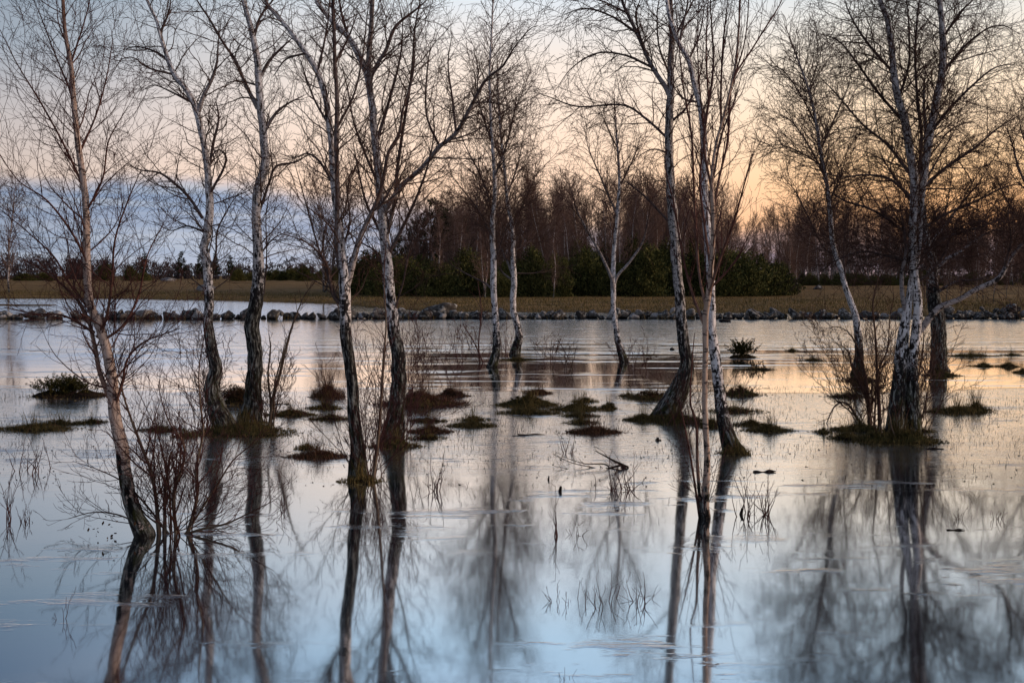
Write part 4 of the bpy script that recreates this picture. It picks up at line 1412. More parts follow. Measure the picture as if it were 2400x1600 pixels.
    # 7 curved
    birch('birch_tree', 'thin white birch with an S-curved foot in mid-water', 832,
          [[(1204, 840, 30), (1217, 792, 22), (1213, 761, 19), (1202, 722, 18), (1205, 667, 17), (1203, 625, 16), (1202, 589, 14), (1202, 547, 12), (1190, 469, 10), (1182, 391, 8), (1174, 312, 7), (1166, 195, 4), (1168, 110, 2)]],
          [[(1204, 655, 8), (1190, 615, 6), (1170, 570, 5), (1160, 520, 3)],
           [(1206, 660, 6), (1180, 640, 5), (1160, 615, 3)],
           [(1200, 540, 6), (1230, 470, 4), (1260, 400, 2)],
           [(1188, 460, 6), (1215, 380, 4), (1230, 300, 2)],
           [(1203, 590, 5), (1250, 560, 3), (1290, 520, 2)],
           [(1180, 380, 5), (1150, 320, 3), (1140, 260, 2)],
           [(1206, 640, 4), (1250, 640, 3), (1285, 630, 2)]],
          dict(base=640, n1=8, l1=1.5, a1=(25, 50), up1=(0.2, -0.25), n2=7, l2=0.66, up2=(0.0, -0.4), n3=5.5, l3=0.34, up3=(-0.1, -0.5), jit=0.09), dk=0.35, seed=77)
    # 8 small three-armed
    birch('birch_tree', 'small white birch with two raised side arms, standing in mid-water right of centre', 848,
          [[(1464, 856, 24), (1448, 800, 17), (1438, 722, 15), (1437, 652, 15), (1438, 602, 13), (1446, 508, 11), (1452, 437, 9), (1448, 352, 7), (1442, 273, 4), (1440, 220, 2)]],
          [[(1437, 690, 10), (1434, 655, 10), (1407, 594, 8), (1376, 539, 7), (1352, 492, 5), (1335, 430, 3)],
           [(1440, 665, 10), (1448, 645, 9), (1473, 617, 8), (1505, 570, 6), (1518, 520, 4), (1530, 460, 2)],
           [(1446, 505, 6), (1410, 420, 5), (1380, 350, 3), (1370, 300, 2)],
           [(1452, 440, 5), (1485, 370, 4), (1505, 310, 2)],
           [(1448, 350, 4), (1420, 290, 3), (1400, 240, 2)]],
          dict(base=600, n1=7.5, l1=1.25, a1=(25, 50), up1=(0.25, -0.15), n2=6.5, l2=0.6, up2=(0.0, -0.3), n3=5.5, l3=0.3, up3=(-0.1, -0.4), jit=0.1), dk=0.25, seed=88)
    # 9 leaning dark-footed
    birch('birch_tree', 'tall birch with swollen dark leaning foot and drooping branches, right of centre', 975,
          [[(1560, 985, 74), (1574, 948, 62), (1590, 912, 54), (1605, 880, 46), (1609, 850, 35), (1602, 808, 30), (1594, 706, 28), (1587, 628, 27), (1583, 570, 27), (1575, 484, 25), (1569, 375, 23), (1569, 273, 21), (1573, 211, 19),
            (1572, 156, 17), (1574, 94, 15), (1571, 0, 12)]],
          [[(1567, 222, 15), (1559, 203, 15), (1528, 156, 13), (1493, 78, 11), (1470, 31, 9), (1458, 0, 8)],
           [(1562, 322, 8), (1512, 277, 7), (1458, 246, 6), (1356, 250, 5), (1286, 227, 3), (1250, 215, 2)],
           [(1528, 158, 8), (1465, 130, 6), (1400, 125, 5), (1340, 160, 3), (1300, 215, 2)],
           [(1493, 78, 8), (1434, 39, 6), (1370, 20, 4), (1310, 40, 2)],
           [(1470, 31, 7), (1400, 0, 4), (1340, 0, 2)],
           [(1566, 518, 7), (1512, 461, 6), (1473, 430, 4), (1450, 415, 2)],
           [(1574, 285, 8), (1610, 250, 6), (1640, 180, 4), (1650, 100, 2)],
           [(1573, 110, 8), (1600, 50, 6), (1625, 0, 4)],
           [(1571, 180, 7), (1545, 110, 5), (1540, 40, 4), (1545, 0, 3)],
           [(1510, 120, 7), (1490, 40, 5), (1500, 0, 3)],
           [(1570, 360, 6), (1530, 350, 4), (1490, 370, 2)]],
          dict(base=470, n1=8.5, l1=1.05, a1=(35, 70), up1=(0.15, -0.45), n2=9.5, l2=0.42, up2=(0.05, -0.45), n3=9, l3=0.18, up3=(-0.1, -0.5), jit=0.13), 'bark_dark', dk=0.95, seed=99, ws=0.88)
    # 10 straight pale with elbow near the top
    birch('birch_tree', 'pale grey birch bent at an elbow high up, slanting foot, beside the red-stemmed birch', 1058,
          [[(1722, 1066, 52), (1708, 1030, 42), (1700, 1000, 36), (1688, 941, 31), (1677, 847, 28), (1667, 769, 24), (1665, 683, 21), (1661, 589, 21), (1655, 510, 21), (1650, 406, 19), (1649, 330, 16), (1644, 262, 15), (1630, 205, 14), (1614, 141, 13), (1591, 102, 12),
            (1571, 47, 10), (1563, 0, 9)]],
          [[(1660, 480, 9), (1675, 400, 7), (1690, 320, 6), (1720, 240, 4), (1740, 170, 2)],
           [(1648, 300, 8), (1665, 220, 7), (1672, 140, 6), (1668, 60, 4), (1665, 0, 3)],
           [(1591, 102, 8), (1605, 40, 6), (1612, 0, 5)],
           [(1640, 240, 7), (1600, 230, 5), (1570, 190, 3)],
           [(1614, 141, 7), (1640, 80, 5), (1650, 10, 3)]],
          dict(base=560, n1=6, l1=0.75, a1=(25, 55), up1=(0.35, 0.1), n2=9, l2=0.35, n3=8, l3=0.15, jit=0.12), dk=0.4, seed=110, ws=0.92)
    # 11 red stemmed
    birch('birch_tree', 'thin tan birch with many upright reddish shoots, in front of the pale elbowed birch', 1213,
          [[(1651, 1218, 30), (1651, 1185, 24), (1657, 1097, 20), (1654, 1000, 18), (1652, 941, 17), (1655, 823, 17), (1655, 740, 18), (1662, 664, 16), (1668, 600, 15), (1671, 520, 14), (1669, 469, 13), (1668, 422, 11), (1677, 344, 9), (1700, 258, 8), (1723, 156, 7), (1732, 60, 6), (1735, 0, 5)]],
          [[(1644, 1216, 11), (1635, 1100, 9), (1632, 1000, 7), (1618, 940, 5), (1622, 850, 4), (1628, 780, 2)],
           [(1640, 1214, 8), (1620, 1080, 6), (1605, 1000, 4), (1590, 930, 2)],
           [(1655, 720, 10), (1640, 650, 8), (1632, 560, 8), (1626, 437, 7), (1620, 312, 6), (1600, 195, 5), (1590, 90, 3), (1580, 0, 2)],
           [(1650, 760, 9), (1620, 680, 7), (1598, 590, 6), (1580, 480, 5), (1560, 400, 3), (1555, 330, 2)],
           [(1658, 700, 9), (1690, 600, 7), (1720, 520, 6), (1745, 430, 4), (1768, 350, 3)],
           [(1668, 520, 9), (1685, 420, 7), (1705, 330, 6), (1716, 195, 6), (1760, 120, 5), (1786, 78, 5), (1833, 0, 3)],
           [(1669, 450, 8), (1650, 340, 7), (1660, 240, 6), (1655, 130, 5), (1660, 0, 3)],
           [(1664, 620, 8), (1650, 520, 7), (1640, 420, 6), (1650, 320, 5), (1640, 210, 4), (1635, 100, 3), (1640, 0, 2)],
           [(1690, 300, 7), (1690, 200, 6), (1695, 100, 5), (1705, 0, 3)],
           [(1660, 680, 7), (1700, 640, 6), (1730, 600, 4), (1760, 540, 2)],
           [(1716, 195, 5), (1745, 100, 4), (1755, 0, 3)]],
          dict(base=760, n1=7, l1=0.62, a1=(14, 34), up1=(0.5, 0.35), n2=9, l2=0.26, a2=(16, 40), up2=(0.3, 0.2), n3=7, l3=0.10, jit=0.07), 'bark_tan', 'twig_red', dk=0.1, seed=121, ws=0.76)
    # 12 right mid
    birch('birch_tree', 'slim leaning birch with feathery crown, left behind the big double birch', 878,
          [[(2012, 888, 44), (2014, 850, 26), (2014, 808, 20), (2005, 745, 16), (1985, 683, 14), (1970, 628, 13), (1954, 578, 12), (1946, 500, 11), (1938, 430, 10), (1923, 352, 9), (1915, 297, 8), (1895, 211, 6), (1856, 102, 3), (1840, 60, 2)]],
          [[(1975, 655, 6), (1960, 600, 5), (1930, 580, 5), (1895, 510, 4), (1865, 450, 3), (1830, 410, 2)],
           [(1985, 690, 5), (1978, 600, 4), (1982, 520, 3), (1990, 450, 2)],
           [(1938, 420, 6), (1900, 350, 5), (1860, 290, 4), (1815, 260, 2)],
           [(1923, 352, 6), (1955, 280, 5), (1985, 210, 3), (2000, 150, 2)],
           [(1912, 290, 5), (1880, 230, 4), (1840, 170, 3), (1800, 150, 2)],
           [(1942, 480, 5), (1970, 410, 4), (1990, 340, 2)],
           [(1895, 211, 4), (1920, 140, 3), (1930, 90, 2)],
           [(1930, 390, 5), (1880, 360, 4), (1830, 340, 3), (1785, 345, 2)]],
          dict(base=620, n1=13, l1=1.2, a1=(30, 58), up1=(0.3, -0.15), n2=9, l2=0.5, up2=(0.1, -0.25), n3=7.5, l3=0.25, up3=(0, -0.3), jit=0.1), dk=0.55, seed=132, ws=0.95)
    # 13 big double
    birch('birch_tree', 'big double-stemmed white birch with wide dense crown on its own mossy islet at right', 1015,
          [[(2108, 1020, 56), (2106, 960, 48), (2107, 902, 42), (2112, 850, 40), (2116, 800, 34), (2124, 740, 25), (2131, 690, 20), (2138, 650, 17), (2150, 605, 15), (2156, 527, 15), (2159, 470, 17), (2163, 420, 22), (2180, 312, 23), (2192, 258, 22), (2208, 172, 20), (2209, 78, 18), (2202, 0, 15)],
           [(2140, 1012, 40), (2137, 930, 36), (2138, 870, 31), (2143, 810, 29), (2148, 750, 27), (2149, 697, 25), (2142, 635, 22), (2139, 590, 21), (2140, 527, 22), (2143, 460, 24), (2144, 420, 25), (2136, 365, 24), (2122, 289, 22), (2106, 234, 20), (2095, 172, 19), (2083, 62, 16), (2063, 0, 14)]],
          [[(2138, 838, 24), (2146, 790, 22), (2161, 769, 20), (2200, 722, 18), (2247, 702, 16), (2286, 679, 15), (2341, 652, 14), (2364, 612, 12), (2395, 573, 10), (2430, 540, 7), (2470, 520, 4)],
           [(2128, 745, 13), (2116, 700, 13), (2114, 640, 12), (2124, 590, 10), (2117, 530, 7), (2110, 480, 4)],
           [(2356, 625, 8), (2370, 560, 6), (2362, 500, 4), (2380, 450, 2)],
           [(2140, 560, 11), (2090, 520, 8), (2040, 490, 7), (1980, 470, 5), (1930, 440, 3)],
           [(2145, 470, 11), (2085, 420, 8), (2030, 410, 6), (1970, 415, 4), (1920, 400, 2)],
           [(2142, 420, 11), (2080, 340, 8), (2020, 290, 6), (1960, 220, 4), (1920, 180, 2)],
           [(2152, 450, 11), (2220, 390, 9), (2280, 350, 7), (2340, 300, 5), (2390, 270, 3)],
           [(2156, 540, 10), (2220, 500, 8), (2290, 470, 6), (2350, 440, 4), (2400, 430, 2)],
           [(2158, 600, 10), (2210, 560, 8), (2270, 540, 6), (2330, 520, 4), (2380, 490, 2)],
           [(2180, 312, 10), (2230, 250, 8), (2280, 200, 6), (2330, 160, 4), (2380, 150, 2)],
           [(2122, 289, 10), (2060, 220, 8), (2010, 150, 6), (1970, 100, 4), (1930, 80, 2)],
           [(2095, 172, 9), (2040, 110, 7), (2000, 50, 5), (1980, 0, 3)],
           [(2208, 172, 9), (2260, 110, 7), (2310, 70, 5), (2350, 60, 3), (2390, 80, 2)],
           [(2209, 90, 8), (2250, 30, 6), (2280, 0, 4)],
           [(2150, 420, 10), (2160, 330, 9), (2150, 230, 8), (2145, 130, 7), (2150, 40, 5), (2155, 0, 4)],
           [(2106, 234, 8), (2130, 150, 6), (2130, 60, 5), (2125, 0, 3)],
           [(2145, 620, 9), (2080, 600, 7), (2020, 590, 5), (1960, 610, 3), (1920, 640, 2)],
           [(2150, 660, 8), (2180, 640, 7), (2215, 590, 5), (2230, 540, 3)]],
          dict(base=660, rtip=0.0019, n1=12, l1=1.05, a1=(35, 68), up1=(0.2, -0.2), n2=15, l2=0.44, up2=(0.1, -0.25), n3=17, l3=0.19, up3=(0, -0.3), jit=0.12), dk=0.75, seed=143)
    # 14 behind the double one
    birch('birch_tree', 'stout rough-barked birch standing behind and right of the double birch', 868,
          [[(2204, 880, 52), (2202, 850, 42), (2200, 784, 38), (2192, 706, 34), (2184, 652, 30), (2188, 620, 26), (2177, 586, 22), (2165, 520, 17), (2160, 440, 13), (2170, 340, 10), (2165, 240, 7), (2170, 150, 4)]],
          [[(2186, 650, 12), (2215, 610, 10), (2250, 590, 8), (2290, 560, 6), (2330, 540, 4), (2370, 545, 2)],
           [(2184, 640, 10), (2140, 610, 7), (2090, 600, 5), (2040, 610, 3), (2000, 600, 2)],
           [(2176, 580, 9), (2220, 520, 7), (2260, 470, 5), (2300, 420, 3), (2330, 370, 2)],
           [(2190, 690, 9), (2240, 660, 7), (2290, 655, 5), (2340, 640, 3), (2390, 655, 2)],
           [(2165, 520, 8), (2120, 450, 6), (2080, 390, 4), (2050, 330, 2)],
           [(2160, 440, 7), (2200, 370, 5), (2240, 300, 3), (2260, 230, 2)]],
          dict(base=690, n1=9, l1=1.3, a1=(40, 72), up1=(0.1, -0.2), n2=8, l2=0.6, up2=(0.05, -0.25), n3=7, l3=0.27, up3=(0, -0.3), jit=0.12), 'bark_dark', dk=1.6, seed=154, ws=0.9)
    # crown of a birch whose trunk stands just outside the right edge
    birch('birch_tree', 'birch at the right edge, only its branches reaching into view', 850,
          [[(2440, 866, 32), (2436, 760, 24), (2428, 620, 20), (2430, 480, 16), (2420, 360, 11), (2424, 260, 7), (2420, 180, 3)]],
          [[(2428, 600, 8), (2390, 520, 6), (2350, 450, 4), (2330, 400, 2)],
           [(2428, 480, 8), (2390, 400, 6), (2370, 330, 4), (2350, 280, 2)],
           [(2422, 380, 6), (2395, 310, 4), (2385, 250, 2)]],
          dict(base=680, n1=8, l1=1.2, a1=(30, 60), up1=(0.2, -0.1), n2=8, l2=0.55, n3=7, l3=0.25, jit=0.1), dk=0.6, seed=165)


# ------------------------------------------------------------------ shrubs, stalks and sticks
def build_shrubs():
    shrub('willow_shrub', 'bare brown many-stemmed willow shrub in the water beside the front left birch', 415, 1250,
          stems=[[(373, 1252, 22), (366, 1173, 17), (353, 1102, 15), (329, 1039, 12), (300, 960, 9), (281, 901, 6), (262, 860, 3)],
                 [(387, 1250, 16), (387, 1151, 13), (400, 1062, 8), (404, 1056, 5)],
                 [(413, 1250, 18), (407, 1160, 15), (427, 1097, 11), (431, 1039, 9), (400, 995, 6), (382, 950, 4), (370, 900, 3)],
                 [(440, 1250, 16), (462, 1164, 14), (460, 1093, 12), (476, 1017, 10), (470, 950, 8), (466, 870, 6), (478, 790, 4), (485, 740, 2)],
                 [(422, 1258, 13), (471, 1240, 12), (529, 1227, 9), (579, 1204, 6), (641, 1173, 3)],
                 [(400, 1256, 10), (340, 1180, 8), (290, 1130, 6), (230, 1100, 4), (170, 1080, 2)],
                 [(360, 1256, 9), (290, 1210, 7), (220, 1200, 5), (160, 1215, 3)],
                 [(430, 1256, 10), (500, 1150, 8), (545, 1080, 6), (590, 1040, 4), (620, 1000, 2)],
                 [(400, 1255, 8), (395, 1130, 7), (370, 1020, 5), (330, 930, 3), (300, 880, 2)]],
          n=16, h=270, spread=1.05, w=5, twig='twig_red', stem_mat='twig_brown', seed=1, n1=13, l1=0.6, n2=13, l2=0.24, n3=10, l3=0.08, base_w=46, bend=0.16)
    shrub('birch_shoots', 'forked pale shoots rising at the right of the twin birches', 632, 995,
          stems=[[(632, 995, 14), (640, 930, 13), (655, 880, 12), (672, 810, 10), (686, 760, 7), (715, 690, 4), (740, 660, 2)],
                 [(634, 940, 9), (628, 880, 8), (634, 820, 6), (630, 780, 3)],
                 [(645, 900, 7), (660, 840, 6), (672, 790, 4)]],
          n=14, h=180, spread=0.6, w=4, seed=2, n1=13, l1=0.32, n2=12, l2=0.13, base_w=14, twig='twig', stem_mat='twig_brown')
    shrub('birch_shoots', 'tangled thin shoots at the foot of the twin birches on the left side', 478, 995, n=15, h=250, spread=0.6, w=4, seed=3, n1=12, l1=0.35, n2=12, l2=0.14, base_w=22)
    shrub('birch_shoots', 'tall pale yellowish shoot with side twigs between forked and spreading birch', 875, 1125,
          stems=[[(874, 1130, 14), (885, 1040, 13), (893, 940, 12), (899, 840, 10), (905, 760, 7), (900, 660, 5), (905, 560, 3)]],
          n=5, h=260, spread=0.35, w=4, seed=4, n1=11, l1=0.35, n2=11, l2=0.15, base_w=16, stem_mat='twig_brown', Y=10.7)
    shrub('birch_shoots', 'tangle of reddish twigs around the foot of the forked birch', 862, 1112, n=22, h=330, spread=0.7, w=4.5, seed=5, n1=12, l1=0.36, n2=12, l2=0.15, n3=6, l3=0.08, base_w=26, Y=10.9)
    shrub('birch_shoots', 'low arching shoots at the right foot of the spreading birch', 950, 1040, n=16, h=240, spread=0.85, w=4, seed=6, n1=12, l1=0.33, n2=11, l2=0.14, base_w=24)
    shrub('willow_shrub', 'dense red-brown twiggy bush on the mound behind the spreading birch', 975, 905, n=20, h=170, spread=0.55, w=2.6, seed=7, n1=7, l1=0.4, n2=6, l2=0.18, base_w=60, zoff=0.05, twig='twig_red')
    shrub('willow_shrub', 'thin open bush of upright twigs on the small brown mound by the calm water', 1058, 900, n=9, h=120, spread=0.55, w=2, seed=8, n1=6, l1=0.35, n2=7, l2=0.16, base_w=22, twig='twig_red')
    shrub('willow_shrub', 'thin bare bush in rippled water left of the slim straight birch', 1125, 850,
          stems=[[(1125, 852, 7), (1122, 800, 6), (1128, 730, 5), (1120, 660, 3)], [(1136, 856, 7), (1110, 800, 5), (1085, 760, 3)]], n=5, h=110, spread=0.6, w=2, seed=9, n1=5, l1=0.5, n2=7, l2=0.25, base_w=16)
    shrub('willow_shrub', 'small faint bush in rippled water behind the spreading birch', 1068, 832, n=6, h=85, spread=0.4, w=1.6, seed=10, n1=4, l1=0.45, n2=6, l2=0.2, base_w=18)
    shrub('willow_shrub', 'sparse twigs beside the foot of the S-curved birch', 1185, 835, n=9, h=70, spread=0.6, w=3, seed=12, n1=6, l1=0.4, n2=5, l2=0.2, base_w=14)
    shrub('willow_shrub', 'round rusty tuft of twigs right of the S-curved birch', 1272, 847, n=12, h=58, spread=0.45, w=1.8, seed=13, n1=4, l1=0.4, n2=5, l2=0.2, base_w=26, twig='twig_red')
    shrub('willow_shrub', 'spreading bare bush with dark forked stems standing in the brown reflection', 1330, 868, n=8, h=88, spread=0.75, w=3.4, seed=14, n1=5, l1=0.45, n2=4, l2=0.2, base_w=26, twig='twig')
    shrub('willow_shrub', 'rust-coloured bush leaning on the foot of the small three-armed birch', 1475, 868, n=18, h=85, spread=0.6, w=2.2, seed=15, n1=5, l1=0.4, n2=4, l2=0.2, base_w=40, twig='twig_red')
    shrub('birch_shoots', 'red shoots fanning up from the foot of the thin tan birch', 1645, 1213, n=8, h=330, spread=0.34, w=3.4, seed=16, n1=7, l1=0.3, n2=8, l2=0.12, base_w=22, bend=0.07, Y=9.05)
    shrub('birch_shoots', 'dark tangle of twigs between the swollen-footed birch and the elbowed birch', 1640, 1000, n=18, h=170, spread=0.9, w=3, seed=17, n1=7, l1=0.3, n2=9, l2=0.14, base_w=60, twig='twig')
    shrub('birch_shoots', 'thin brown shoots leaning over the swollen birch foot', 1590, 1000, n=5, h=200, spread=0.7, w=2.6, seed=18, n1=7, l1=0.3, n2=8, l2=0.14, base_w=40, bend=0.1)
    shrub('willow_shrub', 'gnarled bare bush full of crossing twigs at the left of the double birch', 2040, 990,
          stems=[[(2040, 1000, 22), (2034, 930, 18), (2026, 870, 13), (2012, 820, 9), (1990, 780, 6), (1960, 765, 4), (1925, 775, 2)],
                 [(2062, 990, 18), (2056, 880, 13), (2052, 790, 9), (2046, 710, 6), (2060, 640, 4), (2062, 580, 2)],
                 [(2012, 985, 12), (1985, 945, 9), (1958, 950, 6), (1940, 985, 4), (1930, 1010, 2)],
                 [(2030, 930, 10), (2000, 870, 8), (1985, 820, 6), (1950, 800, 3)],
                 [(2056, 880, 8), (2080, 820, 6), (2085, 750, 4), (2095, 690, 2)]],
          n=26, h=240, spread=0.95, w=4.5, seed=19, n1=15, l1=0.36, n2=13, l2=0.15, n3=7, l3=0.08, base_w=34, twig='twig', zoff=0.05)
    shrub('birch_shoots', 'upright shoots growing close against the right side of the double birch', 2150, 1010,
          stems=[[(2136, 1010, 8), (2150, 900, 7), (2165, 800, 5), (2160, 720, 3)], [(2150, 1015, 8), (2172, 930, 6), (2185, 850, 4), (2200, 790, 2)]],
          n=26, h=250, spread=0.65, w=4, seed=20, n1=11, l1=0.3, n2=10, l2=0.14, base_w=24, twig='twig')
    shrub('birch_shoots', 'cut pale stubs and twigs at the front of the double birch islet', 2078, 1030, n=9, h=120, spread=0.3, w=9, seed=21, n1=5, l1=0.16, n2=4, l2=0.1, base_w=50, stem_mat='twig_brown')
    shrub('birch_shoots', 'fine brush of twigs at the left of the stout rough birch', 2178, 880, n=22, h=110, spread=0.55, w=4, seed=23, n1=7, l1=0.4, n2=6, l2=0.2, base_w=26, twig='twig')
    # stalks standing in the near ice
    S = [('sprig of thin twigs with withered leaves sticking from the ice left of the fallen branch', 1330, 1062, 9, 55, 0.6, 31),
         ('row of curved twigs rising from the ice below the fallen branch', 1452, 1150, 26, 80, 0.75, 32),
         ('single forked sapling standing in the bright ice below centre', 1306, 1256, 4, 115, 0.5, 33),
         ('short twigs right of the forked sapling', 1352, 1254, 6, 40, 0.8, 34),
         ('thin twigs fanning from the ice right of the thin tan birch', 1742, 1208, 16, 110, 0.75, 35),
         ('bent twigs at the far right end of the clump beside the tan birch', 1795, 1205, 8, 80, 0.7, 36),
         ('left clump in the row of short dark twigs at bottom centre', 1325, 1410, 12, 55, 0.9, 37),
         ('middle clump in the row of short dark twigs at bottom centre', 1410, 1414, 14, 80, 0.9, 38),
         ('right clump in the row of short dark twigs at bottom centre', 1500, 1412, 14, 70, 0.9, 39),
         ('thin reed stalks standing alone in the ice at the left edge', 25, 1215, 6, 150, 0.15, 40),
         ('wispy leaning stalks in pale ice left of the front birch', 75, 1102, 14, 90, 0.35, 41),
         ('short stalks beside the lone reeds at left', 62, 1222, 7, 42, 0.3, 42),
         ('bunch of tiny stalks in the smooth ice right of the double birch', 2340, 1215, 7, 45, 0.35, 43),
         ('small forked stalk in the smooth ice at right', 2248, 1216, 4, 42, 0.4, 44),
         ('thin twigs near the bottom edge right of the watery trunk reflections', 1330, 1590, 7, 32, 0.8, 45),
         ('lone twig bent over at the bottom left, left of the mirrored shrub', 150, 1450, 3, 75, 0.7, 46),
         ('thin upright twigs in the ice right of the spreading birch foot', 1018, 1150, 8, 85, 0.4, 47),
         ('red-tipped twigs on the water between twin birches and forked birch', 660, 1190, 6, 50, 0.5, 48)]
    for i, (lab, px, py, n, h, sp, sd) in enumerate(S):
        shrub('twig_clump', lab, px, py, n=n, h=h, spread=sp, w=2.6 + (i % 3) * 0.5, seed=sd, n1=9 if n < 12 else 7, l1=0.12, n2=5, l2=0.05, base_w=10 if n < 10 else 44, cat='twigs', bend=0.12, parts=False, hvar=0.6)
    # fallen branch in mid water
    shrub('fallen_branch', 'dead forked branch lying half sunk in the ice below centre', 1440, 1096,
          stems=[[(1462, 1092, 13), (1440, 1080, 10), (1418, 1068, 6), (1395, 1056, 4)], [(1465, 1090, 10), (1420, 1098, 7), (1370, 1104, 4), (1300, 1092, 2)],
                 [(1460, 1094, 8), (1435, 1115, 6), (1405, 1120, 4)], [(1420, 1088, 6), (1370, 1086, 4), (1320, 1070, 2)], [(1400, 1098, 5), (1340, 1084, 3), (1298, 1064, 2)], [(1450, 1100, 5), (1485, 1106, 4), (1500, 1104, 2)]],
          n=0, seed=51, n1=10, l1=0.2, n2=6, l2=0.09, twig='twig', stem_mat='wood', cat='branch', zoff=0.02)
    for i, (lab, px, py, w, h, sd) in enumerate([
        ('thin straight stick floating right of the twin birches', 660, 947, 36, 3, 61),
        ('dark floating stick with knobbly end right of the elbowed birch', 1792, 1106, 54, 8, 62),
        ('small dark stick in the ice left of the leafless sprig', 1245, 1018, 64, 3, 63),
        ('long dark stick lying in ice left of the forked sapling', 1225, 1021, 50, 3, 64),
        ('floating bark scrap beneath the stout rough birch reflection', 2190, 1052, 40, 6, 65),
        ('dark lump of wood by the swollen birch foot', 1543, 1032, 14, 9, 66),
        ('short black stub standing in the ice below centre', 1313, 1152, 10, 14, 67),
        ('tiny black peg in the ice left of the twig row', 1286, 1124, 5, 10, 68),
        ('floating dark strip in the smooth ice at lower right', 2240, 1242, 42, 5, 69),
        ('stub of dark wood low in the ice right of the tan birch', 1738, 1205, 9, 16, 70)]):
        rng = np.random.default_rng(sd)
        Y = dist(py)
        L = w / F * Y
        r = max(h / 2 / F * Y, 0.006)
        s = np.linspace(-0.5, 0.5, 12)
        if h > w:
            P = np.stack([0.1 * L * np.sin(s * 4), 0 * s, (s + 0.42) * h / F * Y], 1)
            R = L * 0.5 * (0.8 - 0.5 * s)
        else:
            P = np.stack([s * L, 0.15 * L * s * rng.uniform(-1, 1) + 0.02 * L * np.sin(s * 9), 0.004 + 0.3 * r * np.sin(s * 6 + sd)], 1)
            R = r * (0.75 + 0.35 * np.sin(s * 11 + sd)) * (1 - np.abs(s) ** 3 * 4)
        a = Acc()
        a.tubes(P[None], R[None], 8, lump=0.12, rng=rng)
        o = a.build('floating_stick', M['wood'])
        o.location = ((px - 1200) / F * Y, Y, 0.0)
        o['label'] = lab
        o['category'] = 'stick'


